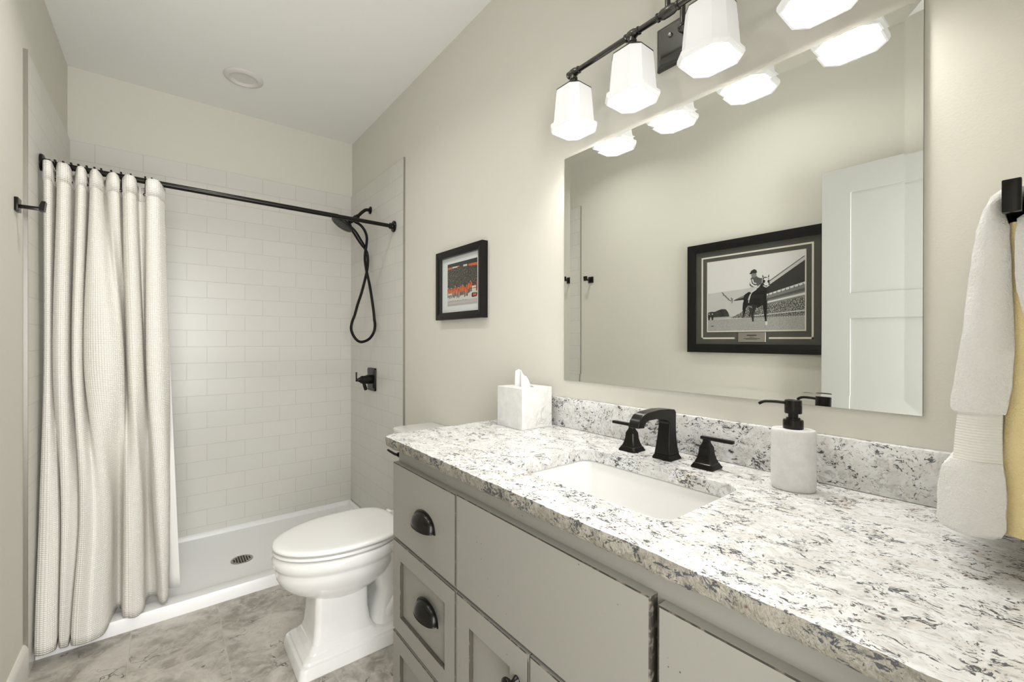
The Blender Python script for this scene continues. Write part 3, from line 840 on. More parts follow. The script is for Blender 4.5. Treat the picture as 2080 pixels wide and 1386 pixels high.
# spout: a rectangular bar swept up, over and down (path in x-z, width along y)
prof = [(1.000, CZ + .012, .0225, .0220), (.999, CZ + .030, .0195, .0195), (1.000, CZ + .055, .0165, .0175), (1.0015, CZ + .080, .0145, .0165), (1.003, CZ + .098, .0140, .0160)]
m_ = MB()
secs = [[(cx + a * hx, fy + b * hy, z) for a, b in ((1, 1), (-1, 1), (-1, -1), (1, -1))] for cx, z, hx, hy in prof]
m_.loft(secs)
arm = [((1.017, CZ + .090), (.988, CZ + .088), .0160), ((1.0175, CZ + .118), (.984, CZ + .0965), .0158), ((1.012, CZ + .1245), (.976, CZ + .1005), .0155), ((.985, CZ + .128), (.962, CZ + .1035), .0150), ((.950, CZ + .130), (.935, CZ + .108), .0148),
       ((.900, CZ + .1275), (.900, CZ + .108), .0146), ((.878, CZ + .122), (.892, CZ + .104), .0144), ((.865, CZ + .110), (.886, CZ + .100), .0142), ((.858, CZ + .094), (.884, CZ + .092), .0142)]
m_.loft([[(a[0], fy + h, a[1]), (a[0], fy - h, a[1]), (b[0], fy - h, b[1]), (b[0], fy + h, b[1])] for a, b, h in arm])
sp_ = m_.build('spout', M_bronze, fc, 30)
bv = sp_.modifiers.new('soft_edges', 'BEVEL'); bv.width = .0018; bv.segments = 2; bv.limit_method = 'ANGLE'
for cx, cy, dy in ((.996, .724, 1), (1.000, .517, -1)):
    m_ = MB()
    m_.loft([sq(cx, cy, CZ + z, h, h, .003) for z, h in ((0, .0265), (.003, .0265), (.010, .0225), (.0115, .0225), (.013, .0205), (.022, .0170), (.034, .0142), (.047, .0132), (.049, .0128), (.058, .0085), (.062, .0075), (.066, .0075))])
    hb_ = m_.build('handle_base', M_bronze, fc, 30)
    a0, a1 = (cy - .013 * dy, cy + .063 * dy)
    m_ = MB(); m_.box(cx - .0065, cx + .0065, min(a0, a1), max(a0, a1), CZ + .0655, CZ + .0735, .002)
    m_.build('lever', M_bronze, hb_, 30)

# ------------------------------------------------------------------ soap dispenser
sd = thing('soap_dispenser', 'oval white marble soap dispenser with a black pump, right of the faucet', 'soap dispenser', (1.000, .338, CZ))
sx_, sy_ = .995, .334
def oval(z, a, b, n=48, rot=math.radians(-38)):
    o = []
    for i in range(n):
        t_ = 2 * math.pi * i / n; p, q = a * math.copysign(abs(math.cos(t_)) ** .92, math.cos(t_)), b * math.copysign(abs(math.sin(t_)) ** .92, math.sin(t_))
        o.append((sx_ + p * math.sin(-rot) * 0 + q * math.cos(0) * 0 + p * math.cos(rot2) - q * math.sin(rot2), sy_ + p * math.sin(rot2) + q * math.cos(rot2), CZ + z))
    return o
rot2 = math.radians(106)
m_ = MB(); m_.loft([oval(z, .0392 * s, .0300 * s) for z, s in ((0.0006, .93), (.004, .98), (.010, 1), (.113, 1), (.119, .985), (.121, .95))])
m_.build('bottle', M_marble2, sd, 50)
px_, py_ = 1.000, .336
m_ = MB(); m_.lathe([(0, .1205), (.0175, .1205), (.0182, .122), (.0182, .137), (.0172, .139), (.013, .1395), (.0125, .143), (.009, .1435), (.009, .152), (0, .152)], (px_, py_, CZ), seg=32); m_.build('collar', M_bronze, sd, 40)
m_ = MB(); m_.lathe([(0, .152), (.0150, .152), (.0155, .1535), (.0155, .177), (.0148, .1785), (.012, .177), (0, .1765)], (px_, py_, CZ), seg=32)
pm = m_.build('pump_head', M_bronze, sd, 40)
m_ = MB(); m_.tube(catmull([(px_ - .004, py_ + .010, CZ + .1725), (px_ - .010, py_ + .030, CZ + .1735), (px_ - .016, py_ + .048, CZ + .1725), (px_ - .018, py_ + .058, CZ + .167)], 5), .0032, 12); m_.build('nozzle', M_bronze, pm, 50)

# ------------------------------------------------------------------ tissue box and tissue
tb0x, tb0y, ts, tz = .925, 1.106, .136, .1375
tbx = thing('tissue_box_cover', 'white veined marble tissue box cover at the far end of the countertop', 'tissue box', (tb0x + ts / 2, tb0y + ts / 2, CZ))
m_ = MB(); cxx, cyy = tb0x + ts / 2, tb0y + ts / 2
hl = [(cxx + .026 * math.cos(a), cyy + .040 * math.sin(a)) for a in [2 * math.pi * k / 28 for k in range(28)]]
ot = rrect(tb0x, tb0x + ts, tb0y, tb0y + ts, .0012, 6)
bm = m_.bm
def lp3(pl, z): return [bm.verts.new((p, q, z)) for p, q in pl]
ob0, ob1 = lp3(ot, CZ + .0005), lp3(ot, CZ + tz - .001)
ot2 = lp3(rrect(tb0x + .001, tb0x + ts - .001, tb0y + .001, tb0y + ts - .001, .0012, 6), CZ + tz)
h1, h2 = lp3(hl, CZ + tz), lp3(hl, CZ + tz - .012)
def br_(a, b):
    for i in range(len(a)):
        j = (i + 1) % len(a); bm.faces.new((a[i], a[j], b[j], b[i]))
br_(ob0, ob1); br_(ob1, ot2); br_(h1, h2); bm.faces.new(ob0); bm.faces.new(h2); fill(ot2, h1)
m_.build('cover', M_marble, tbx, 30)
# tissue pulled up through the slot
m_ = MB(); bm = m_.bm; tv = []
for i in range(13):
    f = i / 12; row = []
    for k in range(25):
        g = k / 24; wd = .070 * (1 - .48 * f) * (0.85 + 0.15 * f)
        y = cyy + .018 * f * .4 + (g - .5) * 2 * wd * .52 + (.012 * f)
        x = cxx - .004 - (g - .5) * .026 * (1 - .3 * f) + .010 * math.sin(g * 9.5 + .8 * f) * (1 - .55 * f) + .006 * f
        top = .055 * (1.0 - .75 * max(0, .48 - g) ** 1.1 * 1.9)
        z = CZ + tz - .010 + f * (top + .010) + .003 * math.sin(g * 17) * f
        row.append(bm.verts.new((x, y, z)))
    tv.append(row)
for a, b in zip(tv, tv[1:]):
    for k in range(24): bm.faces.new((a[k], a[k + 1], b[k + 1], b[k]))
ti = m_.build('tissue', M_tissue, None, 180)
sm = ti.modifiers.new('thickness', 'SOLIDIFY'); sm.thickness = .0008
tag(ti, 'white paper tissue poking out of the marble box cover', 'tissue')

# ------------------------------------------------------------------ mirror
MY0, MY1, MZ0, MZ1 = .1555, 1.0755, 1.1085, 1.879
mir = thing('mirror', 'large unframed mirror on the wall above the vanity', 'mirror', (R, .615, MZ0))
bw, gx = .026, R - .006
def mr(x, i): return [(x, MY0 + i, MZ0 + i), (x, MY1 - i, MZ0 + i), (x, MY1 - i, MZ1 - i), (x, MY0 + i, MZ1 - i)]
m_ = MB(); m_.loft([mr(R - .0006, 0), mr(gx - .0004, 0)], cap1=False); m_.build('glass_edge', M_medge, mir, 0)
m_ = MB(); m_.poly(mr(gx, bw)); m_.build('mirror_glass', M_mirror, mir, 0, normals=False)
m_ = MB(); m_.loft([mr(gx - .0011, 0.0002), mr(gx, bw)], cap0=False, cap1=False); m_.build('bevel', M_mirror, mir, 0)

# ------------------------------------------------------------------ vanity light
LX, LZ = .993, 2.078
shade_y = [.940, .7235, .507, .2905]
vl = thing('vanity_light', 'four-light vanity fixture with white glass shades on a dark bar above the mirror', 'light fixture', (R, .615, 2.06))
m_ = MB()
for d, i in ((.004, 0), (.010, .006), (.014, .009), (.016, .018), (.022, .022)):
    pass
secs = [[(R - d, p, q) for p, q in rrect(.615 - .096 + i, .615 + .096 - i, 2.004 + i, 2.124 - i, .002, 2)] for d, i in ((0, 0), (.006, .0), (.007, .004), (.010, .005), (.012, .010), (.020, .016), (.024, .022), (.024, .024))]
m_.loft(secs); bp_ = m_.build('back_plate', M_gun, vl, 25)
for dy in (-.044, .044): MB().lathe([(0, 0), (.006, 0), (.006, -.003), (.004, -.006), (0, -.007)], (R - .024, .615 + dy, 2.078), 'X', 16).build('mounting_screw', M_nickel, bp_)
ay = .617
m_ = MB(); m_.lathe([(0, -.013), (.008, -.010), (.012, -.005), (.013, 0), (.012, .005), (.008, .010), (0, .013)], (R - .035, ay, 2.070), 'Z', 20)
m_.tube(catmull([(R - .022, ay, 2.070), (R - .035, ay, 2.070)], 3), .008, 12)
m_.tube(catmull([(R - .035, ay, 2.072), (R - .035, ay, 2.10), (R - .036, ay, 2.150), (R - .046, ay, 2.182), (LX + .035, ay, 2.196), (LX + .012, ay, 2.182), (LX, ay, 2.150), (LX, ay, 2.12), (LX, ay, LZ)], 6), .0072, 14)
m_.lathe([(.0072, .055), (.010, .05), (.0115, .044), (.010, .038), (.0072, .034)], (LX, ay, LZ), 'Z', 20, cap=False)
m_.build('arm', M_gun, vl, 40)
m_ = MB(); m_.tube([(LX, shade_y[-1] - .012, LZ), (LX, shade_y[0] + .012, LZ)], .0078, 18)
for y in (shade_y[0] + .014, shade_y[-1] - .014): m_.lathe([(0, -.010), (.006, -.009), (.009, -.006), (.011, 0), (.009, .006), (.006, .009), (0, .010)], (LX, y, LZ), 'Y', 18)
m_.lathe([(.0078, -.032), (.011, -.030), (.011, -.026), (.009, -.024), (.0125, -.014), (.013, 0), (.0125, .014), (.009, .024), (.011, .026), (.011, .030), (.0078, .032)], (LX, ay, LZ), 'Y', 20, cap=False)
m_.build('bar', M_gun, vl, 40)


def octa(cx, cy, z, h, c): return [(cx + a, cy + b, z) for a, b in ((h, h - c), (h - c, h), (-h + c, h), (-h, h - c), (-h, -h + c), (-h + c, -h), (h - c, -h), (h, -h + c))]
for y in shade_y:
    m_ = MB()
    m_.lathe([(.0078, -.024), (.0108, -.022), (.0108, -.018), (.009, -.016), (.0125, -.008), (.013, 0), (.0125, .008), (.009, .016), (.0108, .018), (.0108, .022), (.0078, .024)], (LX, y, LZ), 'Y', 20, cap=False)
    m_.lathe([(.0, .0), (.009, -.004), (.009, -.014), (.012, -.016), (.012, -.021), (.010, -.023), (.014, -.027), (0, -.027)], (LX, y, LZ), 'Z', 20)
    m_.loft([octa(LX, y, LZ - .025, .012, .004), octa(LX, y, LZ - .028, .015, .005), octa(LX, y, LZ - .0555, .0475, .0205), octa(LX, y, LZ - .0585, .0480, .0205), octa(LX, y, LZ - .0570, .0440, .018), octa(LX, y, LZ - .030, .012, .004)])
    so = m_.build('socket', M_gun, vl, 30)
    m_ = MB()
    out = [(LZ - .0275, .0135, .004), (LZ - .0565, .0470, .0205), (1.985, .0500, .0215), (1.925, .0545, .0235), (1.9165, .0560, .024), (1.9135, .0625, .026), (1.9060, .0630, .026), (1.8985, .0595, .025)]
    inn = [(1.8990, .0555, .0235), (1.9060, .0545, .0230), (1.925, .0510, .0220), (1.985, .0465, .020), (LZ - .0585, .0435, .019), (LZ - .034, .014, .005)]
    m_.loft([octa(LX, y, *q) for q in out + inn], cap0=True, cap1=True)
    m_.build('shade', M_opal, vl, 0)
    lb = bpy.data.lights.new('bulb_light', 'POINT'); lb.energy = BULB; lb.shadow_soft_size = .028; lb.color = (1.0, .97, .93)
    lo = bpy.data.objects.new('bulb_light', lb); link(lo); lo.location = (LX, y, 1.955)

# ------------------------------------------------------------------ recessed ceiling light over the shower, added fill fixtures
t = NT('fill_lens', (.9, .9, .9), .5); t.b.inputs['Emission Color'].default_value = (1, .975, .94, 1); t.b.inputs['Emission Strength'].default_value = 6.0; M_fill_lens = t.m  # glowing lens of the two added fill fixtures
def recessed(c, label, lens=None):
    rl = thing('recessed_light', label, 'ceiling light', (c[0], c[1], ZC))
    m = MB(); m.lathe([(.094, 0), (.096, -.003), (.094, -.006), (.078, -.012), (.071, -.013), (.068, -.010)], (c[0], c[1], ZC), seg=48, cap=False); m.build('trim_ring', M_wplast, rl, 40)
    m = MB(); m.lathe([(.068, -.010), (.060, -.0015), (.052, -.0008)], (c[0], c[1], ZC), seg=48, cap=False); m.build('baffle', M_wplast, rl, 40)
    m = MB(); m.lathe([(.053, -.0009), (.03, -.0010), (0, -.0012)], (c[0], c[1], ZC), seg=48, cap=False); m.build('lens', lens or M_wplast, rl, 40)
    return rl
recessed((.345, 2.835), 'round white recessed ceiling light, switched off, above the shower')
for (p_, w_), l_ in zip(FILL_DOWN, ('added round ceiling fill light by the open door', 'added round ceiling fill light over the floor in front of the toilet')):
    recessed(p_, l_, M_fill_lens)  # unseen fixtures built around the added fill lamps

# ------------------------------------------------------------------ framed pictures
def frame_ring(m, x0, s, ya, yb, za, zb, w, d, mat=0):
    """mitred picture frame standing off a wall at x0, facing s*x; depth d, face width w"""
    def rg(x, i): return [(x, ya + i, za + i), (x, yb - i, za + i), (x, yb - i, zb - i), (x, ya + i, zb - i)]
    m.loft([rg(x0, 0), rg(x0 + s * (d - .001), 0), rg(x0 + s * d, .001), rg(x0 + s * d, w * .55), rg(x0 + s * (d - .004), w), rg(x0 + s * .004, w)], cap0=False, cap1=False, mat=mat)


class Pic:
    """flat print made of thin layered shapes; a, b run 0..1 across and up the print"""
    def __init__(self, x, s, ya, yb, za, zb):
        self.m = MB(); self.x, self.s = x, s; self.q = (ya, yb, za, zb); self.k = 0; self.mats = []
    def P(self, a, b, lift=0):
        ya, yb, za, zb = self.q
        return (self.x + self.s * (self.k * .00001 + lift), ya + (yb - ya) * a, za + (zb - za) * b)
    def add(self, pts, mat):
        if mat not in self.mats: self.mats.append(mat)
        self.k += 1
        pts = [(min(1, max(0, a)), min(1, max(0, b))) for a, b in pts]
        self.m.poly([self.P(a, b) for a, b in pts], self.mats.index(mat))
    def rect(self, a0, a1, b0, b1, mat): self.add([(a0, b0), (a1, b0), (a1, b1), (a0, b1)], mat)
    def blob(self, a, b, ra, rb, mat, n=14, rot=0):
        self.add([(a + ra * math.cos(t_) * math.cos(rot) - rb * math.sin(t_) * math.sin(rot), b + ra * math.cos(t_) * math.sin(rot) + rb * math.sin(t_) * math.cos(rot)) for t_ in [2 * math.pi * k / n for k in range(n)]], mat)
    def stroke(self, pts, w, mat, asp=1.0):
        for (a0, b0), (a1, b1) in zip(pts, pts[1:]):
            dx, dy = a1 - a0, b1 - b0; ln = math.hypot(dx * asp, dy) or 1e-6; nx, ny = -dy / ln / asp * w, dx * asp / ln * w
            self.add([(a0 + nx, b0 + ny), (a0 - nx, b0 - ny), (a1 - nx, b1 - ny), (a1 + nx, b1 + ny)], mat)
    def build(self, parent, name='photograph'): return self.m.build(name, self.mats, parent, 0, normals=False)


def speckle(name, dark, light, scale, lo=.5, hi=.6):
    t = NT(name, dark, .35, 0, .4); c = t.coord(); t.col(t.mix(t.ramp(t.noise(c, scale, 3, .7), lo, hi), dark, light)); return t.m


G = lambda v: flat('grey_%02d' % int(v * 100), (v, v * .985, v * .95))
g02, g05, g12, g25, g45, g62, g75 = G(.012), G(.03), G(.10), G(.22), G(.40), G(.56), G(.72)
M_crowd = speckle('crowd_grey', (.035, .035, .033), (.50, .49, .46), 210, .48, .58)
M_track = speckle('track_grey', (.26, .255, .24), (.50, .49, .46), 380, .4, .6)
M_trees = speckle('tree_grey', (.02, .02, .018), (.10, .10, .09), 300)
M_arena = speckle('arena_crowd', (.028, .026, .021), (.26, .245, .20), 190, .50, .64)
M_or = flat('orange', (.62, .12, .02)); M_or2 = flat('orange_dark', (.38, .06, .015)); M_ice = flat('ice', (.62, .60, .55)); M_ice2 = flat('ice_grey', (.48, .47, .44))

# hockey picture on the vanity wall
hk = thing('framed_picture', 'small black-framed hockey team photograph on the wall left of the mirror', 'picture', (R, 1.75, 1.347))
ya, yb, za, zb = 1.546, 1.954, 1.346, 1.680
m_ = MB(); frame_ring(m_, R - .0005, -1, ya, yb, za, zb, .034, .031); m_.build('frame', M_frame, hk, 0)
m_ = MB(); m_.box(R - .012, R - .008, ya + .03, yb - .03, za + .03, zb - .03); m_.build('mat_board', M_matw, hk, 0)
# print: a = 0 at the right (near) edge ... flip so that a runs left to right as seen
pc = Pic(R - .0122, -1, 1.869, 1.609, 1.411, 1.616)
pc.rect(0, 1, 0, 1, M_arena); pc.rect(0, 1, 0, .34, M_ice); pc.rect(0, 1, 0, .12, M_ice2)
pc.add([(0, .92), (1, .86), (1, 1), (0, 1)], g05)
pc.add([(0, .875), (.18, .88), (.18, .92), (0, .915)], M_or); pc.add([(.18, .885), (.35, .885), (.35, .915), (.18, .92)], M_ice)
pc.add([(.35, .89), (.42, .89), (.42, .92), (.35, .92)], M_or); pc.add([(.55, .875), (.68, .87), (.68, .91), (.55, .915)], M_ice); pc.add([(.72, .86), (1, .84), (1, .90), (.72, .905)], M_or)
rnd = random.Random(3)
for k in range(26):
    a = .02 + .8 * k / 25 + rnd.uniform(-.01, .01); b = .29 + rnd.uniform(-.03, .03) + (.05 if a > .7 else 0)
    pc.add([(a - .018, b), (a + .018, b), (a + .022, b + .10), (a + .008, b + .13), (a - .012, b + .13), (a - .022, b + .10)], M_or if k % 3 else M_or2)
    pc.blob(a, b + .145, .010, .014, g12 if k % 4 else g62, 8)
    pc.rect(a - .014, a - .003, b - .09, b, g05); pc.rect(a + .004, a + .014, b - .08, b, g12)
    if k % 3 == 0: pc.stroke([(a, b + .06), (a + .02, b - .09)], .004, g62)
pc.rect(.03, .16, .26, .30, M_ice); pc.rect(.84, .98, .28, .40, M_ice); pc.rect(.86, .97, .34, .355, M_or2)
pc.add([(.965, .28), (1, .28), (1, .5), (.97, .5)], M_or2)
pc.add([(.83, .17), (.86, .15), (.98, .16), (1.0, .19), (1.0, .24), (.85, .25), (.83, .22)], g05); pc.add([(.87, .18), (.97, .18), (.98, .225), (.88, .23)], M_or)
for k in range(7): pc.stroke([(.08 + .09 * k, .10 + .01 * (k % 3)), (.11 + .09 * k, .12 + .012 * (k % 2)), (.13 + .09 * k, .105)], .004, g25)
pc.rect(0, 1, .03, .035, g45)
pc.build(hk)
m_ = MB(); m_.box(R - .0275, R - .0255, ya + .031, yb - .031, za + .031, zb - .031); m_.build('glazing', M_glass, hk, 0)

# horse-race picture on the left wall (seen in the mirror)
XW = -L
hr = thing('framed_picture', 'large black-framed grey photograph of a racehorse and jockey, reflected in the mirror', 'picture', (XW, 1.07, 1.175))
ya, yb, za, zb = .690, 1.452, 1.176, 1.834
m_ = MB(); frame_ring(m_, XW + .0005, 1, ya, yb, za, zb, .050, .026); m_.build('frame', M_frame, hr, 0)
m_ = MB(); m_.box(XW + .006, XW + .010, ya + .045, yb - .045, za + .045, zb - .045); m_.build('mat_board', M_matg, hr, 0)
m_ = MB(); X_ = XW + .0104
def strip(a0, a1, b0, b1): m_.box(XW + .010, X_ + .0008, a0, a1, b0, b1)
s0, s1, t0, t1, sw = .775, 1.367, 1.257, 1.752, .009
strip(s0, s1, t1 - sw, t1); strip(s0, s0 + sw, t0, t1 - sw); strip(s1 - sw, s1, t0, t1 - sw); strip(s0, .985, t0, t0 + sw); strip(1.168, s1, t0, t0 + sw)
m_.build('mat_stripe', M_mati, hr, 0)
m_ = MB(); m_.box(XW + .010, XW + .0118, .808, 1.332, 1.298, 1.721); m_.build('inner_mat', M_mati, hr, 0)
# a = 0 at the far side (left in the mirror), 1 towards the door
pc = Pic(XW + .0120, 1, 1.326, .814, 1.304, 1.715)
pc.rect(0, 1, 0, 1, g62)
pc.add([(0, .55), (1, .62), (1, 1), (0, 1)], g75)
pc.rect(0, 1, 0, .17, M_track)
pc.add([(0, .21), (0, .27), (.04, .285), (.08, .28), (.12, .30), (.16, .315), (.21, .31), (.235, .27), (.25, .22), (.25, .19), (0, .19)], M_trees)
pc.add([(0, .17), (.30, .19), (.30, .205), (0, .20)], g45)
# grandstand: crowd, tiers, roof
pc.add([(.26, .18), (1, .18), (1, .62), (.62, .46), (.36, .24)], M_crowd)
pc.add([(.44, .30), (1, .42), (1, .62), (.44, .40)], g25)
pc.add([(.56, .345), (1, .44), (1, .47), (.56, .36)], g75)
pc.add([(.56, .38), (1, .49), (1, .53), (.56, .40)], g12)
pc.add([(.30, .42), (.50, .51), (.64, .58), (1, .88), (1, .60), (.62, .475), (.52, .435)], g05)
pc.add([(.62, .455), (1, .575), (1, .605), (.62, .475)], g75)
for k in range(9): pc.rect(.66 + .04 * k, .668 + .04 * k, .46 + .0125 * k, .49 + .0125 * k, g12)
pc.add([(.30, .425), (.50, .525), (.66, .645), (1, .93), (1, .885), (.66, .605), (.50, .50)], g62)
pc.stroke([(.30, .425), (.50, .525), (.66, .645), (1, .93)], .006, g12)
pc.stroke([(.50, .20), (1, .245)], .005, g75); pc.stroke([(.40, .18), (1, .185)], .007, g25)
for k in range(22): pc.rect(.52 + .022 * k, .524 + .022 * k, .165, .205 + .0015 * k, g12)
# far riders
for a in (.015, .055): pc.blob(a, .20, .012, .045, g02, 10); pc.blob(a, .25, .006, .012, g62, 8)
# horse, head turned towards the stand side
pc.add([(.42, .38), (.40, .44), (.42, .50), (.46, .53), (.50, .53), (.55, .57), (.60, .58), (.63, .54), (.645, .48), (.64, .40), (.62, .345), (.56, .31), (.50, .335), (.45, .345)], g02)
pc.add([(.42, .46), (.40, .38), (.395, .30), (.405, .245), (.39, .18), (.40, .175), (.425, .25), (.43, .30), (.46, .36)], g02)
pc.add([(.49, .36), (.50, .28), (.485, .22), (.50, .12), (.515, .12), (.515, .22), (.535, .30), (.56, .34)], g05)
pc.add([(.455, .33), (.475, .27), (.465, .22), (.46, .19), (.475, .19), (.49, .24), (.50, .30)], g05)
pc.add([(.60, .40), (.61, .28), (.62, .20), (.63, .12), (.645, .12), (.645, .22), (.65, .32), (.65, .40)], g02)
pc.blob(.508, .105, .03, .018, g45, 10); pc.blob(.425, .115, .025, .014, g45, 10); pc.rect(.632, .652, .07, .12, g75)
pc.add([(.55, .55), (.585, .62), (.615, .66), (.645, .64), (.64, .52), (.62, .48)], g02)
pc.add([(.60, .60), (.605, .70), (.625, .715), (.645, .71), (.665, .69), (.675, .62), (.668, .56), (.65, .535), (.635, .55)], g05)
pc.add([(.605, .655), (.62, .70), (.655, .70), (.668, .66), (.66, .60), (.645, .57), (.625, .60)], g75)
pc.blob(.617, .655, .013, .022, g02, 10); pc.blob(.662, .65, .011, .02, g02, 10); pc.add([(.625, .60), (.655, .595), (.66, .55), (.645, .515), (.63, .53)], g02)
pc.add([(.603, .70), (.60, .75), (.615, .72)], g02); pc.add([(.655, .71), (.668, .75), (.668, .70)], g02)
pc.stroke([(.61, .60), (.64, .575), (.67, .60)], .005, g75, 1.25)
# rider
pc.add([(.475, .52), (.48, .60), (.50, .62), (.56, .60), (.54, .55), (.50, .52)], g62)
pc.add([(.47, .62), (.475, .70), (.50, .74), (.55, .735), (.60, .70), (.595, .63), (.55, .595), (.50, .59)], g12)
pc.stroke([(.478, .70), (.485, .64), (.515, .605), (.55, .60)], .010, g75, 1.25); pc.stroke([(.50, .70), (.51, .65), (.54, .635)], .007, g75, 1.25); pc.stroke([(.55, .735), (.59, .71)], .010, g75, 1.25)
pc.blob(.515, .755, .028, .035, g25, 12); pc.add([(.475, .785), (.485, .815), (.515, .835), (.54, .82), (.548, .785), (.53, .775), (.50, .78)], g05)
pc.add([(.465, .775), (.49, .77), (.50, .785), (.48, .79)], g02)
# saddle cloth, signature scribble, patch of track dust
pc.add([(.45, .42), (.475, .50), (.49, .51), (.47, .42)], g45); pc.stroke([(.46, .38), (.47, .47), (.50, .53), (.55, .58)], .004, g75, 1.25)
pc.stroke([(.165, .555), (.19, .525), (.18, .515), (.215, .495), (.21, .485), (.245, .455), (.235, .45), (.265, .425), (.285, .45), (.27, .47), (.285, .44), (.28, .39)], .0045, g12, 1.25)
pc.rect(.04, .07, .065, .08, g12)
pc.build(hr)
pl = MB(); pl.box(XW + .010, XW + .0128, 1.001, 1.147, 1.240, 1.294, .0006, 1); pl = pl.build('plaque', M_nickel, hr, 0); pl['label'] = 'small silver caption plaque'
m_ = MB()
for z, hw2, h in ((1.277, .026, .0026), (1.267, .012, .0012), (1.259, .044, .0013), (1.255, .030, .0010)): m_.box(XW + .0127, XW + .0131, 1.074 - hw2, 1.074 + hw2, z - h, z + h)
m_.build('caption', M_black, pl, 0)
m_ = MB(); m_.box(XW + .020, XW + .022, ya + .046, yb - .046, za + .046, zb - .046); m_.build('glazing', M_glass, hr, 0)

# ------------------------------------------------------------------ open door leaf against the left wall
dr_ = thing('door_1', 'pale grey two-panel door standing open against the left wall, seen in the mirror', 'door', (-.323, .345, 0)); struct(dr_)
DXa, DXb, dy0, dy1, dz0, dz1 = -.340, -.305, -.040, .7155, .012, 2.055
def door_face(m, x, s):
    fr_ = [(dy0, dy1, dz0, dz1)]
    pans = [(dy0 + .108, dy1 - .112, 1.468, 1.938), (dy0 + .108, dy1 - .112, .24, 1.352)]
    ys_ = [dy0, pans[0][0], pans[0][1], dy1]; zs_ = [dz0, .24, 1.352, 1.468, 1.938, dz1]
    for i in range(3):
        for j in range(5):
            a, b, c, d = ys_[i], ys_[i + 1], zs_[j], zs_[j + 1]
            if i == 1 and j in (1, 3):
                r = [[(x - s * q, a + e, c + e), (x - s * q, b - e, c + e), (x - s * q, b - e, d - e), (x - s * q, a + e, d - e)] for q, e in ((0, 0), (.006, .0008))]
                m.loft(r, cap0=False)
            else: m.poly([(x, a, c), (x, b, c), (x, b, d), (x, a, d)])
m_ = MB(); door_face(m_, DXb, 1); door_face(m_, DXa, -1)
for q in (((dy0, dz0), (dy1, dz0)), ((dy1, dz0), (dy1, dz1)), ((dy1, dz1), (dy0, dz1)), ((dy0, dz1), (dy0, dz0))):
    (a, b), (c, d) = q; m_.poly([(DXa, a, b), (DXa, c, d), (DXb, c, d), (DXb, a, b)])
bmesh.ops.remove_doubles(m_.bm, verts=m_.bm.verts, dist=1e-5)
m_.build('door_panel', M_door, dr_, 20)
m_ = MB(); m_.lathe([(0, 0), (.026, 0), (.026, .006), (.010, .010), (.010, .035), (.022, .042), (.027, .052), (.022, .062), (0, .066)], (DXb, dy1 - .06, .93), 'X', 28); m_.build('door_knob', M_bronze, dr_, 50)

# ------------------------------------------------------------------ towel bar and towel on the near wall
bz, by = 1.412, .034
tbr = thing('towel_bar', 'black square towel bar on the near wall at the right edge of the photo', 'towel bar', (.91, YN, bz))
for x in (1.040,):
    m_ = MB(); m_.box(x - .006, x + .006, YN + .0092, by - .0062, bz - .006, bz + .006, .001)
    m_.box(x - .022, x + .022, YN, YN + .009, bz - .022, bz + .022, .0012); m_.build('post', M_bronze, tbr)
MB().box(.7995, 1.050, by - .006, by + .006, bz - .006, bz + .006, .001).build('bar', M_bronze, tbr)
MB().box(.787, .799, .0272, .0432, 1.402, 1.441, .0012).build('end_cap', M_bronze, tbr)

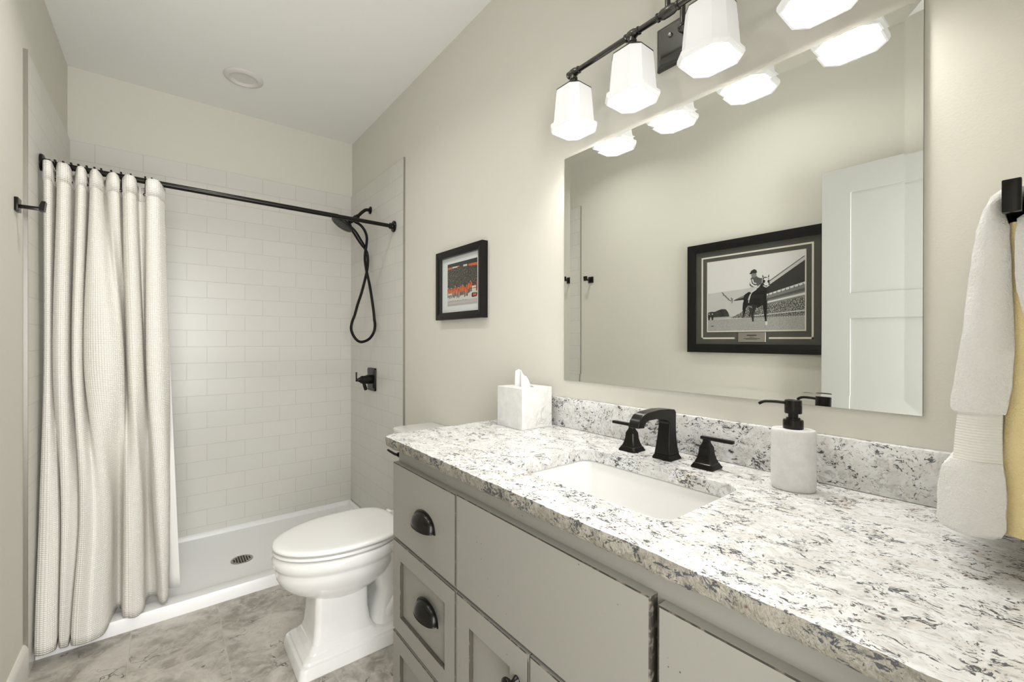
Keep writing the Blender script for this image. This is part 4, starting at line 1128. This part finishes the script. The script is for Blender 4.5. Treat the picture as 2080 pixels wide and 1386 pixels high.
tw = thing('hand_towel', 'folded white terry hand towel with a woven band, draped over the black bar at right', 'towel', (.91, .05, .99))
XA, XB = .812, 1.022
def lobe(name, prof, mat, nx=26, amp=.0016, parent=tw, rnd_end=.010, xo=0.0):
    """prof: list of (z, y_inner, y_outer) from top to bottom; extruded along x with a rounded near end"""
    m = MB(); secs = []
    for i in range(nx + 1):
        f = i / nx; x = XA + xo + (XB - XA - 2 * xo) * f
        e = min(f, 1 - f) * (XB - XA)
        sh = 0.0
        if e < rnd_end: sh = 1 - math.sqrt(max(0, 1 - (1 - e / rnd_end) ** 2))
        ring = []
        for z, a, b in prof:
            c_ = (a + b) / 2; h_ = (b - a) / 2 * (1 - .75 * sh); ring.append((x, c_ + h_, z))
        for z, a, b in reversed(prof):
            c_ = (a + b) / 2; h_ = (b - a) / 2 * (1 - .75 * sh); ring.append((x, c_ - h_, z))
        ring = [tuple(Vector(p) + Vector((0, noise.noise(Vector(p) * 60), noise.noise(Vector(p) * 60 + Vector((9, 9, 9))) * .5)) * amp) for p in ring]
        secs.append(ring)
    m.loft(secs)
    o = m.build(name, mat, parent, 60)
    return o
def dens(pr, n=4):
    out = []
    for (a, b) in zip(pr, pr[1:]):
        for k in range(n): out.append(tuple(p + (q - p) * k / n for p, q in zip(a, b)))
    out.append(pr[-1]); return out
up = [(1.437, .026, .046), (1.430, .022, .0555), (1.421, .0440, .0585), (1.415, .0435, .0610), (1.39, .0385, .0668), (1.33, .0360, .0728), (1.243, .0335, .0810), (1.19, .0355, .0880), (1.160, .0400, .0905), (1.155, .0410, .0880)]
lobe('towel_body', dens(up), M_terry)
lobe('woven_band', dens([(1.185, .040, .0800), (1.158, .043, .0835), (1.13, .0435, .0855), (1.085, .0425, .0885), (1.06, .0425, .0885)], 3), M_band, amp=.0003, rnd_end=.010, xo=.003)
lobe('towel_end', dens([(1.092, .0432, .0895), (1.089, .042, .092), (1.080, .041, .0985), (1.05, .039, .1025), (1.01, .040, .1030), (1.000, .044, .0975), (.996, .052, .088)]), M_terry, xo=-.001)
iy = lobe('inner_fold', dens([(1.395, .028, .0400), (1.33, .016, .0390), (1.243, .010, .0380), (1.16, .004, .0440), (1.08, .000, .0460), (1.03, -.002, .0450), (1.004, .004, .044)]), M_terry_shade, rnd_end=.02, xo=.010); iy['label'] = 'inner side of the towel fold, coloured yellow for warm shade'  # warm shade between the lobes put into the cloth colour
lobe('back_fall', dens([(1.437, .006, .0268), (1.425, -.006, .0258), (1.402, -.010, .0258), (1.398, -.012, .0325), (1.38, -.016, .0335), (1.34, -.02, .0345), (1.31, -.022, .0325), (1.27, -.024, .025), (1.2, -.030, .014), (1.06, -.034, .004)]), M_terry, xo=-.004)
